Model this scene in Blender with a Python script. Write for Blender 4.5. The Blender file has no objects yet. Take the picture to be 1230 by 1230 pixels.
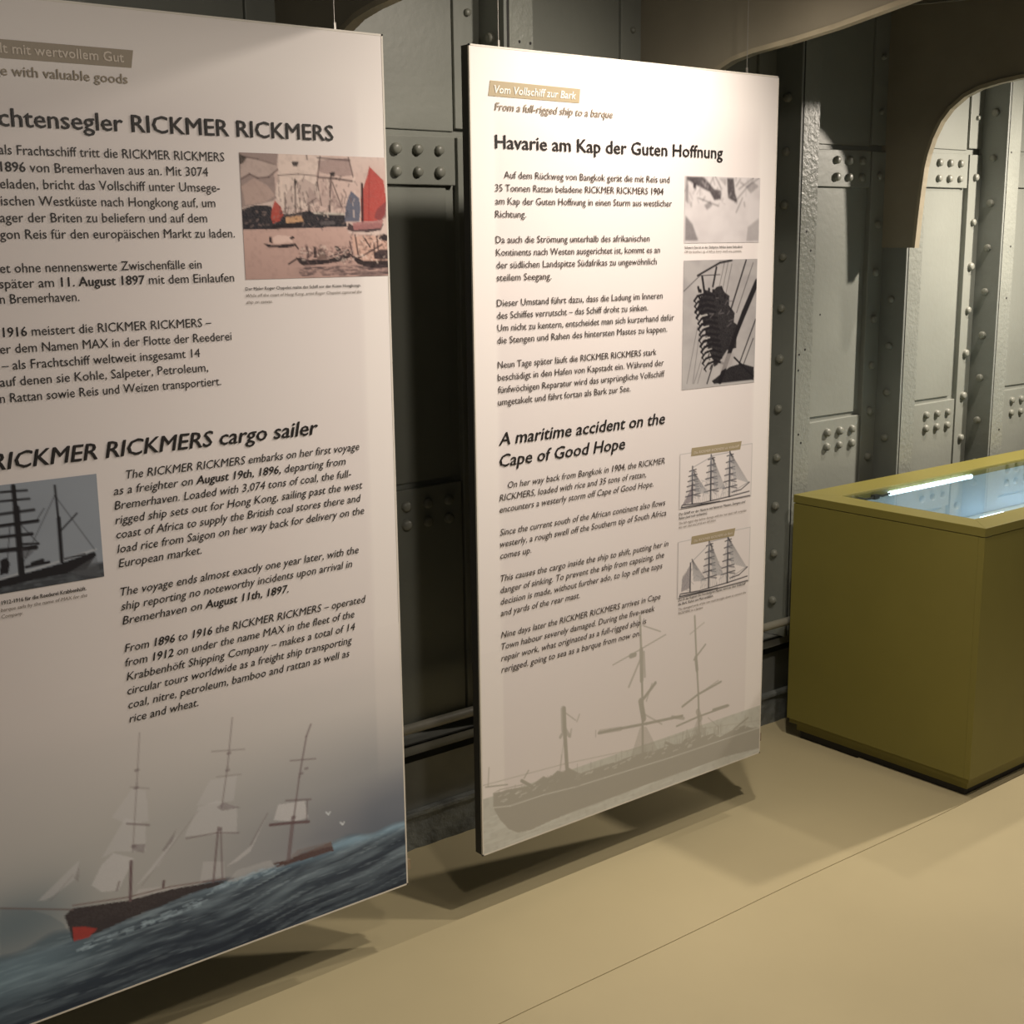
import bpy, math, random
import numpy as np
random.seed(7); rng = np.random.default_rng(7)
C = bpy.context.scene.collection
S = bpy.context.scene
K = 1.0667                       # plan units -> metres

# ------------------------------------------------------------------ camera
FPX, PITCH, ROLL, YAW, EYE = 1558.9, .2038, -.0117, .8985, 1.5
_cp, _sp = math.cos(PITCH), math.sin(PITCH); _cr, _sr = math.cos(ROLL), math.sin(ROLL)
_M = np.array([[_cr, -_sr, 0], [_sr, _cr, 0], [0, 0, 1]]) @ np.array([[1, 0, 0], [0, -_sp, -_cp], [0, _cp, -_sp]])
_W = np.array([[math.sin(YAW), -math.cos(YAW), 0], [math.cos(YAW), math.sin(YAW), 0], [0, 0, 1]])
ROT = _M @ _W
from mathutils import Matrix, Vector
cd = bpy.data.cameras.new('camera'); cam = bpy.data.objects.new('camera', cd); C.objects.link(cam)
cd.sensor_width = 36; cd.lens = FPX / 1230 * 36; cd.clip_start = .05; cd.clip_end = 60
mw = Matrix.Identity(4)
for i in range(3):
    mw[i][0] = ROT[0][i]; mw[i][1] = -ROT[1][i]; mw[i][2] = -ROT[2][i]
mw[2][3] = EYE * K
cam.matrix_world = mw
S.camera = cam

# ------------------------------------------------------------------ world, lights, exposure
S.view_settings.view_transform = 'Standard'; S.view_settings.look = 'None'
S.view_settings.gamma = 1; S.view_settings.use_curve_mapping = False
S.view_settings.exposure = 0.0
w = bpy.data.worlds.new('world'); S.world = w; w.use_nodes = True
w.node_tree.nodes['Background'].inputs[0].default_value = (1, .97, .88, 1)
w.node_tree.nodes['Background'].inputs[1].default_value = .15
def lamp(name, kind, loc, energy, col, target=None, **kw):
    l = bpy.data.lights.new(name, kind); l.energy = energy; l.color = col
    for k, v in kw.items(): setattr(l, k, v)
    o = bpy.data.objects.new(name, l); C.objects.link(o); o.location = [K * c for c in loc]
    if target:
        d = Vector([t - c for t, c in zip(target, loc)]); o.rotation_euler = d.to_track_quat('-Z', 'Y').to_euler()
    return o
WARM = (1, .885, .755)
lamp('spot_over_panel', 'SPOT', (2.16, 1.70, 2.24), 50, WARM, (1.72, 2.3, .75), spot_size=math.radians(142), spot_blend=1, shadow_soft_size=.03)
lamp('spot_over_case', 'SPOT', (4.40, 1.72, 2.05), 160, WARM, (3.9, 2.4, .9), spot_size=math.radians(130), spot_blend=1, shadow_soft_size=.035)
lamp('spot_front_centre', 'SPOT', (2.05, 1.02, 2.27), 82, WARM, (1.9, 2.05, .35), spot_size=math.radians(100), spot_blend=1, shadow_soft_size=.05)
lamp('spot_above_case', 'SPOT', (4.0, 2.12, 2.27), 82, WARM, (3.85, 2.25, .7), spot_size=math.radians(80), spot_blend=1, shadow_soft_size=.03)
lamp('beam_fill', 'POINT', (1.72, 1.40, 2.10), 5.5, WARM, shadow_soft_size=.04)  # added fill light to brighten the tan beam, no fitting behind it
lamp('spot_front_right', 'SPOT', (3.1, .75, 2.24), 15, WARM, (2.7, 1.3, 0), spot_size=math.radians(110), spot_blend=1, shadow_soft_size=.10)
lamp('spot_front_left', 'SPOT', (1.05, .42, 2.24), 44, WARM, (.95, 2.16, 1.15), spot_size=math.radians(78), spot_blend=1, shadow_soft_size=.08)

# ------------------------------------------------------------------ photo -> plan helpers (points on real planes)
def ray(x, y): return ROT.T @ np.array([(x - 615) / FPX, (y - 615) / FPX, 1.])
E0 = np.array([0, 0, EYE])
def on_y(x, y, Y): r = ray(x, y); return E0 + r * (Y / r[1])
def on_x(x, y, X): r = ray(x, y); return E0 + r * (X / r[0])
def proj(X, Y, Z):
    v = ROT @ np.array([X, Y, Z - EYE]); return v[0] / v[2] * FPX + 615, v[1] / v[2] * FPX + 615

# ------------------------------------------------------------------ materials
def lin(c):
    c = np.asarray(c, float) / 255.; return np.where(c <= .04045, c / 12.92, ((c + .055) / 1.055) ** 2.4)
def mat(name, col, rough=.5, bump=0, bscale=60, var=0, vscale=4, spec=.5, metal=0, dist=.003, speck=0):
    m = bpy.data.materials.new(name); m.use_nodes = True; nt = m.node_tree; b = nt.nodes['Principled BSDF']
    b.inputs['Base Color'].default_value = (*col, 1); b.inputs['Roughness'].default_value = rough
    b.inputs['Specular IOR Level'].default_value = spec; b.inputs['Metallic'].default_value = metal
    tc = nt.nodes.new('ShaderNodeNewGeometry')
    if var:
        n = nt.nodes.new('ShaderNodeTexNoise'); n.inputs['Scale'].default_value = vscale; n.inputs['Detail'].default_value = 6
        nt.links.new(tc.outputs['Position'], n.inputs['Vector'])
        r = nt.nodes.new('ShaderNodeValToRGB')
        r.color_ramp.elements[0].position = .3; r.color_ramp.elements[1].position = .7
        r.color_ramp.elements[0].color = (*[c * (1 - var) for c in col], 1); r.color_ramp.elements[1].color = (*[min(1, c * (1 + var)) for c in col], 1)
        nt.links.new(n.outputs[0], r.inputs[0]); out = r.outputs[0]
        if speck:
            v = nt.nodes.new('ShaderNodeTexVoronoi'); v.inputs['Scale'].default_value = speck
            nt.links.new(tc.outputs['Position'], v.inputs['Vector'])
            q = nt.nodes.new('ShaderNodeMath'); q.operation = 'LESS_THAN'; q.inputs[1].default_value = .022
            nt.links.new(v.outputs['Distance'], q.inputs[0])
            mx = nt.nodes.new('ShaderNodeMixRGB'); mx.inputs[2].default_value = (*[c * .3 for c in col], 1)
            nt.links.new(q.outputs[0], mx.inputs[0]); nt.links.new(out, mx.inputs[1]); out = mx.outputs[0]
        nt.links.new(out, b.inputs['Base Color'])
    if bump:
        n = nt.nodes.new('ShaderNodeTexNoise'); n.inputs['Scale'].default_value = bscale; n.inputs['Detail'].default_value = 4
        nt.links.new(tc.outputs['Position'], n.inputs['Vector'])
        bp = nt.nodes.new('ShaderNodeBump'); bp.inputs['Strength'].default_value = bump; bp.inputs['Distance'].default_value = dist
        nt.links.new(n.outputs[0], bp.inputs['Height']); nt.links.new(bp.outputs[0], b.inputs['Normal'])
    return m
GREY = (.25, .262, .232)
M = dict(
    hull=mat('hull_paint', GREY, .45, .25, 45, .07, 3),
    frame=mat('frame_paint', (.225, .24, .22), .5, .3, 60, .1, 5),
    blister=mat('blistered_paint', (.25, .262, .232), .38, .5, 75, .06, 8, dist=.005),
    rivet=mat('rivet_paint', (.24, .245, .21), .38),
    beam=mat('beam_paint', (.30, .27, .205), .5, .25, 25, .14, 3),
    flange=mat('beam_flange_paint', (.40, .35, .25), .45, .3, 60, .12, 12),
    ceil=mat('deck_paint', (.14, .13, .11), .6, .2, 20, .1, 3),
    pipe=mat('pipe_paint', (.24, .23, .19), .4, .2, 90, .1, 20),
    lower=mat('lower_wall_paint', (.17, .175, .16), .6, .5, 18, .2, 5),
    foot=mat('foot_cement_paint', (.16, .17, .16), .6, .9, 22, .35, 14, dist=.01),
    floor=mat('floor_coating', (.525, .452, .275), .42, .08, 12, .05, 1.7, spec=.35, speck=2.2),
    joint=mat('floor_joint', (.38, .32, .20), .8),
    olive=mat('olive_lacquer', (.205, .18, .042), .5, .06, 120, .03, 6, spec=.3),
    black=mat('black_plastic_and_shade', (.012, .011, .010), .6),
    white=mat('white_lining', (.62, .70, .78), .6),
    board=mat('dark_board_edge', (.035, .034, .03), .6),
    edge=mat('pale_sheet_edge', (.70, .66, .60), .4),
    wire=mat('steel_wire', (.45, .43, .40), .4, metal=1),
    inkwarm=mat('worn_black_ink', (.055, .042, .038), .5),
    ink=mat('black_ink', (.016, .013, .013), .5),
    inkgrey=mat('brown_grey_ink', (.30, .25, .20), .5),
    inksoft=mat('soft_grey_ink', (.22, .19, .17), .5),
    greyink=mat('mid_grey_ink', (.28, .25, .21), .5),
    tan=mat('tan_ink', (.40, .33, .215), .5),
    brown=mat('brown_ink', (.31, .26, .20), .5),
    whiteink=mat('white_ink', (.85, .82, .78), .5),
    paleink=mat('pale_brown_ink', (.66, .58, .50), .5),
    clip=mat('brown_clip', (.26, .20, .13), .5),
)
def em(name, col, s):
    m = bpy.data.materials.new(name); m.use_nodes = True; b = m.node_tree.nodes['Principled BSDF']
    b.inputs['Base Color'].default_value = (*col, 1); b.inputs['Emission Color'].default_value = (*col, 1); b.inputs['Emission Strength'].default_value = s
    return m
M['tube'] = em('cool_tube_glow', (.66, .84, 1), 8)
g = bpy.data.materials.new('clear_glass'); g.use_nodes = True; nt = g.node_tree; nt.nodes.clear()
o_ = nt.nodes.new('ShaderNodeOutputMaterial'); mx = nt.nodes.new('ShaderNodeMixShader'); fr = nt.nodes.new('ShaderNodeFresnel'); fr.inputs[0].default_value = 1.9
tr = nt.nodes.new('ShaderNodeBsdfTransparent'); tr.inputs[0].default_value = (.90, .94, .93, 1); gl = nt.nodes.new('ShaderNodeBsdfGlossy'); gl.inputs['Roughness'].default_value = .015
bf = nt.nodes.new('ShaderNodeNewGeometry'); ml = nt.nodes.new('ShaderNodeMath'); ml.operation = 'MULTIPLY_ADD'; ml.inputs[1].default_value = -1; ml.inputs[2].default_value = 1
m2 = nt.nodes.new('ShaderNodeMath'); m2.operation = 'MULTIPLY'; nt.links.new(bf.outputs['Backfacing'], ml.inputs[0]); nt.links.new(ml.outputs[0], m2.inputs[0]); nt.links.new(fr.outputs[0], m2.inputs[1])
nt.links.new(m2.outputs[0], mx.inputs[0]); nt.links.new(tr.outputs[0], mx.inputs[1]); nt.links.new(gl.outputs[0], mx.inputs[2]); nt.links.new(mx.outputs[0], o_.inputs[0])
M['glass'] = g
m = bpy.data.materials.new('printed_colours'); m.use_nodes = True; nt = m.node_tree
a = nt.nodes.new('ShaderNodeVertexColor'); a.layer_name = 'print'; nt.links.new(a.outputs[0], nt.nodes['Principled BSDF'].inputs['Base Color'])
nt.nodes['Principled BSDF'].inputs['Roughness'].default_value = .45; nt.nodes['Principled BSDF'].inputs['Specular IOR Level'].default_value = .22
M['print'] = m

# ------------------------------------------------------------------ mesh helpers
ORG = {}
QS = 1.0                        # the hull side stands a little further out than first measured: its plan is enlarged about the eye height
def T(p): p = np.array(p, float); return E0 + (p - E0) * QS if QS != 1.0 else p
def empty(name, org, label=None, cat=None, group=None, kind=None):
    o = bpy.data.objects.new(name, None); C.objects.link(o); o.empty_display_size = .1
    org = T(org); o.location = [float(K * c) for c in org]; ORG[o] = org
    tag(o, label, cat, group, kind); return o
def tag(o, label=None, cat=None, group=None, kind=None):
    for k, v in (('label', label), ('category', cat), ('group', group), ('kind', kind)):
        if v: o[k] = v
    return o
def link(name, me, parent=None, org=(0, 0, 0)):
    o = bpy.data.objects.new(name, me); C.objects.link(o); org = np.array(org, float); ORG[o] = org
    if parent is not None:
        o.parent = parent; o.location = [float(v) for v in K * (org - ORG[parent])]
    else: o.location = [float(v) for v in K * org]
    return o
class MB:
    def __init__(s): s.v = []; s.f = []
    def add(s, v, f):
        n = len(s.v); s.v += [tuple(p) for p in v]; s.f += [tuple(i + n for i in q) for q in f]; return s
    def box(s, x0, x1, y0, y1, z0, z1):
        return s.add([(x, y, z) for x in (x0, x1) for y in (y0, y1) for z in (z0, z1)],
                     [(0, 1, 3, 2), (4, 6, 7, 5), (0, 4, 5, 1), (2, 3, 7, 6), (0, 2, 6, 4), (1, 5, 7, 3)])
    def prism(s, pts, axis, a, b):
        """polygon pts in the two other axes, extruded along axis from a to b"""
        n = len(pts)
        def P(p, t):
            return {'x': (t, p[0], p[1]), 'y': (p[0], t, p[1]), 'z': (p[0], p[1], t)}[axis]
        v = [P(p, a) for p in pts] + [P(p, b) for p in pts]
        f = [tuple(range(n))[::-1], tuple(range(n, 2 * n))] + [(i, (i + 1) % n, n + (i + 1) % n, n + i) for i in range(n)]
        return s.add(v, f)
    def tube(s, pts, r, n=10):
        pts = [np.array(p, float) for p in pts]; rings = []
        for i, p in enumerate(pts):
            d = pts[min(i + 1, len(pts) - 1)] - pts[max(i - 1, 0)]; d /= np.linalg.norm(d)
            u = np.cross(d, (0, 0, 1)) if abs(d[2]) < .9 else np.cross(d, (1, 0, 0)); u /= np.linalg.norm(u); w_ = np.cross(d, u)
            rings.append([p + r * (math.cos(t) * u + math.sin(t) * w_) for t in np.linspace(0, 2 * math.pi, n, endpoint=False)])
        f = []
        for i in range(len(rings) - 1):
            for j in range(n): f.append((i * n + j, i * n + (j + 1) % n, (i + 1) * n + (j + 1) % n, (i + 1) * n + j))
        f += [tuple(range(n))[::-1], tuple((len(rings) - 1) * n + j for j in range(n))]
        return s.add([q for r_ in rings for q in r_], f)
    def build(s, name, m, parent=None, org=None, bevel=0, smooth=False):
        if org is None: org = ORG[parent] if parent is not None else (0, 0, 0)
        org = np.array(org, float)
        me = bpy.data.meshes.new(name); me.from_pydata([tuple(K * (T(v) - org)) for v in s.v], [], s.f); me.materials.append(m)
        import bmesh
        b = bmesh.new(); b.from_mesh(me); bmesh.ops.recalc_face_normals(b, faces=b.faces); b.to_mesh(me); b.free()
        if smooth: me.shade_smooth()
        o = link(name, me, parent, org)
        if bevel:
            bv = o.modifiers.new('bevel', 'BEVEL'); bv.width = bevel; bv.segments = 2; bv.limit_method = 'ANGLE'
        return o

# ------------------------------------------------------------------ rivets (one shared mesh per facing)
def rivet_mesh(name, facing, r=.0128, h=.0125):
    v, f = [], []; n = 12; rings = [(1, -.1), (1, .45), (.88, .80), (.5, .97)]
    for k, (q, z) in enumerate(rings):
        for j in range(n):
            t = 2 * math.pi * j / n; a_, b_, c_ = r * q * math.cos(t), r * q * math.sin(t), h * z
            v.append((a_, -c_, b_) if facing == 'y' else (-c_, a_, b_))
    for k in range(len(rings) - 1):
        for j in range(n): f.append((k * n + j, k * n + (j + 1) % n, (k + 1) * n + (j + 1) % n, (k + 1) * n + j))
    v.append((0, -h, 0) if facing == 'y' else (-h, 0, 0)); t = len(v) - 1
    for j in range(n): f.append(((len(rings) - 1) * n + j, (len(rings) - 1) * n + (j + 1) % n, t))
    me = bpy.data.meshes.new(name); me.from_pydata([tuple(K * c for c in p) for p in v], [], f); me.materials.append(M['rivet'])
    import bmesh
    b = bmesh.new(); b.from_mesh(me); bmesh.ops.recalc_face_normals(b, faces=b.faces); b.to_mesh(me); b.free(); me.shade_smooth(); return me
RV = rivet_mesh('rivet', 'y'); RVX = rivet_mesh('rivet_side', 'x'); RVS = rivet_mesh('rivet_small', 'y', .0085, .010)
def rivet(me, p, parent):
    o = link('rivet', me, parent, T(p)); o.rotation_euler[1 if me is not RVX else 0] = random.random() * 3
    s = random.uniform(.9, 1.08); o.scale = (s, s, s); return o

# ------------------------------------------------------------------ setting: floor
XA, XB = -1.2, 7.2
JY = 1.815; LY = 2.192
mb = MB(); n = 60
fy = []
for i in range(n + 1):
    x = XA + (XB - XA) * i / n; fy.append((x, JY - .0015 + .004 * math.sin(x * 5) * math.sin(x * 1.7)))
mb.prism([(XA, -3.2)] + [(XB, -3.2)] + fy[::-1], 'z', -.05, 0)
floor = mb.build('floor', M['floor']); tag(floor, kind='structure')
MB().prism([(XA, LY), (XB, LY)] + [(x, y + .0028) for x, y in fy[::-1]], 'z', -.05, 0).build('floor_strip', M['floor'], floor)
MB().box(XA, XB, LY, 2.62, -.05, -.004).build('floor_margin', M['floor'], floor)
MB().box(XA, XB, JY - .02, JY + .02, -.05, -.0018).build('joint_filler', M['joint'], floor)

# ------------------------------------------------------------------ setting: hull wall, bay by bay
YW = 2.532; QS = 1.03
wall = MB().box(XA, XB, YW, YW + .03, -.05, 2.36).build('wall_back', M['hull']); tag(wall, kind='structure')
FR = [1.925 + .525 * k for k in range(-5, 9)]                     # frame positions along the wall
def sh(x): return .0135 * (x - 1.8)
for k, F in enumerate(FR[1:], 1):
    P = FR[k - 1]; d = sh(F - .1); vis = F > 1.2 and F < 4.9
    def plate(x0, x1, z0, z1, t, nm='hull_plate', m='hull'):
        return MB().prism([(x0, z0 + 0), (x1, z0), (x1, z1 + .0135 * (x1 - x0)), (x0, z1)], 'y', YW - t, YW + .002).build(nm, M[m], wall, bevel=.0022)
    plate(P, F - .078, .30, .935 + d - .007, .015)               # lower plate
    plate(P, F - .100, .945 + d, 1.630 + d, .006)                # middle plate
    plate(P, F - .079, 1.634 + d, 1.738 + d, .016, 'butt_strap') # riveted band
    plate(P, F - .074, 1.756 + d, 2.30, .005)                    # upper plate
    plate(F - .072, F, .30, 1.742 + d, .017, 'frame_leg')
    plate(F - .074, F, 1.762 + d, 2.30, .013, 'frame_leg')
    if vis:
        for i in range(3 if k != 8 else 3):
            for zz in (1.712, 1.663):
                rivet(RV, (F - .125 - .060 * i * (1.0), YW - .016, zz + d), wall)
            for zz in (.893, .848):
                rivet(RV, (F - .120 - .062 * i, YW - .015, zz + d), wall)
        z = .36
        while z < 1.74:
            rivet(RV, (F - .036, YW - .017, z + d), wall); z += .1455
        for zz in (1.86, 2.02, 2.17): rivet(RVS, (F - .036, YW - .013, zz + d), wall)
# close row of rivets on the butt seam in the right-hand bay
z = .95
while z < 1.62: rivet(RVS, (4.205, YW - .006, z + .03), wall); z += .062
# small old bolt holes
hb = MB()
for px, py in ((969, 278), (974, 301), (985, 378), (967, 420), (960, 426), (959, 445), (959, 522), (962, 532), (1214, 296), (1209, 358), (1200, 516), (1168, 142), (1215, 183), (637, 52), (624, 50), (564, 30)):
    p = on_y(px, py, 2.4306 if px not in (985, 1168, 564) else 2.5262)
    hb.tube([(p[0], p[1] - .0004, p[2]), (p[0], p[1] + .006, p[2])], .0035, 8)
hb = hb.build('bolt_holes', M['black'], wall); hb['kind'] = 'stuff'

# lower wall below the frames: pipe shelf, box side, ledge, rough foot
MB().box(XA, XB, 2.49, YW + .01, .135, .262).build('lower_wall_panel', M['lower'], wall)
QS = 1.0
mbf = MB(); nn = 240; v = []; f = []; m_ = 7
for i in range(nn + 1):
    x = XA + (XB - XA) * i / nn
    for j in range(m_):
        z = .098 - .108 * j / (m_ - 1); v.append((x, 2.551 + random.uniform(-.005, .005) + (.0 if j else -.004), z))
for i in range(nn):
    for j in range(m_ - 1):
        a = i * m_ + j; f.append((a, a + 1, a + m_ + 1, a + m_))
mbf.add(v, f); mbf.build('rough_foot', M['foot'], wall, smooth=True)
QS = 1.03
MB().box(XA, XB, 2.47, 2.54, .124, .138).build('ledge', M['foot'], wall, bevel=.004)
st = MB().box(XA, XB, 2.452, 2.458, .298, .326).box(XA, XB, 2.452, YW, .320, .326).build('stringer_angle', M['lower'], wall, bevel=.001)

QS = 1.0
# conduit pipe along the wall foot
PYY = 2.472; pz = .5 * (on_y(486, 877, PYY)[2] + on_y(570, 854, PYY)[2])
pipe = MB().tube([(x, PYY, pz) for x in np.linspace(XA + .1, 5.6, 30)], .0125, 14).build('conduit_pipe', M['pipe'], smooth=True)
tag(pipe, 'pale grey pipe running low along the riveted wall behind the panels', 'pipe')
for x in (1.15, 2.25, 3.30, 4.3):
    MB().box(x - .012, x + .012, PYY - .014, 2.53, pz - .018, pz - .0125).build('pipe_bracket', M['frame'], pipe)

QS = 1.03
# ------------------------------------------------------------------ Z-shaped hull frames
names = {2: 'grey steel hull frame at far left, hidden behind the left panel', 3: 'grey steel hull frame behind the left panel',
         4: 'grey steel hull frame behind the gap between the two panels', 5: 'grey riveted steel hull frame showing its top above the right panel',
         6: 'grey riveted steel hull frame just right of the right panel', 7: 'grey riveted steel hull frame under the dark knee bracket',
         8: 'grey riveted steel hull frame with bright rivets seen through the arch'}
for k, F in enumerate(FR):
    if k < 2: continue
    j = k - 1 + 0
    real = round((F - 1.925) / .525)                              # 0 = frame in the gap
    lab = {-3: 'hull frame furthest left behind the left panel', -2: 'hull frame second from left behind the left panel', -1: 'hull frame carrying the beam that ends behind the left panel',
           0: 'dark grey hull frame beside the left edge of the right panel', 1: 'dark grey hull frame showing only above the right panel',
           2: 'riveted grey hull frame directly right of the right panel', 3: 'riveted grey hull frame below the dark knee bracket',
           4: 'riveted grey hull frame framed by the bracket arch', 5: 'hull frame just beyond the right edge behind the display case',
           6: 'hull frame second beyond the right edge', 7: 'hull frame third beyond the right edge', 8: 'hull frame furthest right'}.get(real, 'hull frame')
    t = empty('hull_frame', (F, YW, .3), lab, 'steel frame', 'vertical hull frames')
    MB().box(F, F + .009, 2.4275, YW - .001, .33, 2.3).build('web', M['frame'], t, bevel=.0015)
    fl = MB(); n = 26; zs = np.linspace(.33, 2.3, n)
    rr = [.088 + random.uniform(-.0015, .0015) for _ in zs]
    vv = []; ff = []
    for i, z in enumerate(zs):
        for y_ in (2.431, 2.440):
            vv += [(F + .0185, y_, z), (F + rr[i], y_, z)]
    for i in range(n - 1):
        a = i * 4; b = a + 4
        ff += [(a, a + 1, b + 1, b), (a + 2, b + 2, b + 3, a + 3), (a + 1, a + 3, b + 3, b + 1), (a, b, b + 2, a + 2)]
    ff += [(0, 2, 3, 1), ((n - 1) * 4, (n - 1) * 4 + 1, (n - 1) * 4 + 3, (n - 1) * 4 + 2)]
    fl.add(vv, ff).build('flange', M['blister'], t)
    MB().box(F + .008, F + .020, 2.4325, 2.442, .33, 2.3).build('corner_seam', M['black'], t)
    if -1 < real < 6:
        z = .42 if real != 0 else .36
        while z < (1.38 if real % 2 else 2.2):
            rivet(RVX, (F, 2.474, z + sh(F)), t); z += .1455

# ------------------------------------------------------------------ deck beams with knees
def beam(X, label):
    prof = [(2.545, 1.475), (2.402, 1.474), (2.396, 1.56), (2.389, 1.64), (2.381, 1.713), (2.372, 1.752), (2.356, 1.798), (2.331, 1.845), (2.300, 1.880), (2.254, 1.912), (2.205, 1.930), (2.14, 1.941), (2.02, 1.952),
            (1.90, 1.966), (1.78, 1.985), (1.5, 2.03), (1.0, 2.075), (.3, 2.10), (-1.2, 2.10), (-3.2, 2.05)]
    t = empty('deck_beam', (X, 2.5, 1.475), label, 'steel beam', 'deck beams with knees')
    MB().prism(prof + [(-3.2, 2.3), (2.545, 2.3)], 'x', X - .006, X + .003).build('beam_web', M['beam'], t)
    fl = MB(); pr = prof[1:]; vv = []; ff = []
    for i, p in enumerate(pr):
        a_ = np.array(pr[max(i - 1, 0)]); b_ = np.array(pr[min(i + 1, len(pr) - 1)]); d = b_ - a_; d /= np.linalg.norm(d); nrm = np.array((d[1], -d[0]))   # outward
        if nrm @ (np.array((0, 0)) - np.array((0, 1))) < 0 and abs(nrm[1]) > .3: nrm = -nrm
        if abs(nrm[1]) <= .3 and nrm[0] > 0: nrm = -nrm
        for s_, q in ((-.013, 0), (.010, 0), (-.013, .011), (.010, .011)):
            c = np.array(p) + nrm * q; vv.append((X + s_, c[0], c[1]))
    for i in range(len(pr) - 1):
        a = i * 4; b = a + 4
        ff += [(a, a + 1, b + 1, b), (a + 2, b + 2, b + 3, a + 3), (a + 1, a + 3, b + 3, b + 1), (a, b, b + 2, a + 2)]
    ff += [(0, 2, 3, 1), ((len(pr) - 1) * 4, (len(pr) - 1) * 4 + 1, (len(pr) - 1) * 4 + 3, (len(pr) - 1) * 4 + 2)]
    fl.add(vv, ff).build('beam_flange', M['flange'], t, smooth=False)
    return t
for k, lab in ((-3, 'deck beam above the far left, out of the picture'), (-1, 'grey deck beam whose curved knee shows above the left panel corner'), (1, 'tan lit deck beam with curved lower flange above the right panel'),
               (3, 'large dark deck beam with knee bracket and arched opening at top right'), (5, 'deck beam beyond the right edge over the display case'), (7, 'deck beam furthest right')):
    beam(1.925 + .525 * k, lab)
QS = 1.0
ceil = MB().box(XA, XB, -3.2, 2.66, 2.322, 2.36).build('ceiling', M['ceil']); tag(ceil, kind='structure')
# loose cable looped along the dark beam
pts = [on_x(px, py, 3.485) for px, py in ((1002, -14), (1008, 0), (1014, 7), (1026, 11), (1045, 11), (1066, 9), (1090, 5), (1120, 3), (1150, 0), (1200, -8))]
cb = MB().tube(pts, .0035, 8).build('loose_cable', M['pipe'], smooth=True)
tag(cb, 'thin looped cable fixed to the dark deck beam at top right', 'cable')

# ------------------------------------------------------------------ display case
X0, X1, Y0, Y1, ZT = 3.017, 4.75, 1.812, 2.442, .760
case = empty('display_case', (X0, Y0, 0), 'olive green display case with framed glass top standing on the floor against the wall', 'display case')
t_ = .018; zb, zr = .060, .734
mb = MB()
mb.box(X0, X1, Y0, Y0 + t_, zb, zr).build('front_panel', M['olive'], case, bevel=.0012)
MB().box(X0, X0 + t_, Y0 + t_, Y1, zb, zr).build('side_panel', M['olive'], case, bevel=.0012)
MB().box(X1 - t_, X1, Y0 + t_, Y1, zb, zr).build('side_panel', M['olive'], case, bevel=.0012)
MB().box(X0 + t_, X1 - t_, Y1 - t_, Y1, zb, zr).build('back_panel', M['olive'], case, bevel=.0012)
MB().box(X0 + .006, X1 - .006, Y0 + .006, Y1 - .006, zb - .014, zb).build('bottom_board', M['olive'], case)
MB().box(X0 + .022, X1 - .022, Y0 + .020, Y1 - .022, .022, zb - .012).build('plinth', M['olive'], case)
MB().box(X0 + .030, X1 - .030, Y0 + .030, Y1 - .030, -.004, .024).build('base_shade', M['black'], case)  # black block stands in for the shade under the plinth
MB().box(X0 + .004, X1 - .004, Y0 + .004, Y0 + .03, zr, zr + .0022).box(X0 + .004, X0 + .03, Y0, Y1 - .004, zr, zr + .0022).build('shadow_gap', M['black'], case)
rl, rf, rb = .085, .085, .105
ox0, ox1, oy0, oy1 = X0 - .001, X1 + .001, Y0 - .001, Y1 + .001
ix0, ix1, iy0, iy1 = X0 + rl, X1 - rl, Y0 + rf, Y1 - rb
z0, z1 = zr + .002, ZT
for q in ([(ox0, oy0), (ox1, oy0), (ix1, iy0), (ix0, iy0)], [(ox0, oy1), (ix0, iy1), (ix1, iy1), (ox1, oy1)],
          [(ox0, oy0), (ix0, iy0), (ix0, iy1), (ox0, oy1)], [(ox1, oy0), (ox1, oy1), (ix1, iy1), (ix1, iy0)]):
    MB().prism(q, 'z', z0, z1).build('top_rail', M['olive'], case, bevel=.001)
MB().box(ix0 - .004, ix1 + .004, iy0 - .004, iy1 + .004, ZT - .012, ZT - .004).build('glass_top', M['glass'], case)
MB().box(X0 + t_, X1 - t_, Y0 + t_, Y1 - t_, .560, .570).build('display_bed', M['white'], case)
ln = MB()
ln.box(X0 + t_, X0 + t_ + .003, Y0 + t_, Y1 - t_, .57, zr); ln.box(X1 - t_ - .003, X1 - t_, Y0 + t_, Y1 - t_, .57, zr)
ln.box(X0 + t_, X1 - t_, Y1 - t_ - .003, Y1 - t_, .57, zr); ln.box(X0 + t_, X1 - t_, Y0 + t_, Y0 + t_ + .003, .57, zr)
ln.build('inner_lining', M['white'], case)
tz, ty = .738, 2.337
lt = MB().tube([(3.335, ty - .006, tz), (3.775, ty - .006, tz)], .0068, 12).build('glow_tube', M['tube'], case, smooth=True); lt['label'] = 'bright cool white light tube'
MB().box(3.32, 3.79, ty + .002, ty + .012, tz - .006, tz + .008).build('tube_holder', M['white'], case)
cpts = [(3.14, 2.325, .738), (3.17, 2.33, .742), (3.20, 2.335, .735), (3.235, 2.325, .737), (3.27, 2.335, .741), (3.30, 2.332, .735), (3.335, 2.331, .738)]
cc = MB().tube(cpts, .0035, 8)
for x in (3.18, 3.26): cc.box(x - .012, x + .012, 2.322, 2.34, .731, .744)
cc.build('tube_cable', M['black'], case)
MB().tube([(3.885, 2.352, .578), (4.02, 2.352, .578)], .006, 12).build('glow_tube', M['tube'], case, smooth=True)  # added glowing rods for the bright white lines inside, not real lamps
MB().tube([(4.08, 2.345, .578), (4.5, 2.345, .578)], .006, 12).build('glow_tube', M['tube'], case, smooth=True)  # second added glowing rod, likewise no lamp

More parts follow.
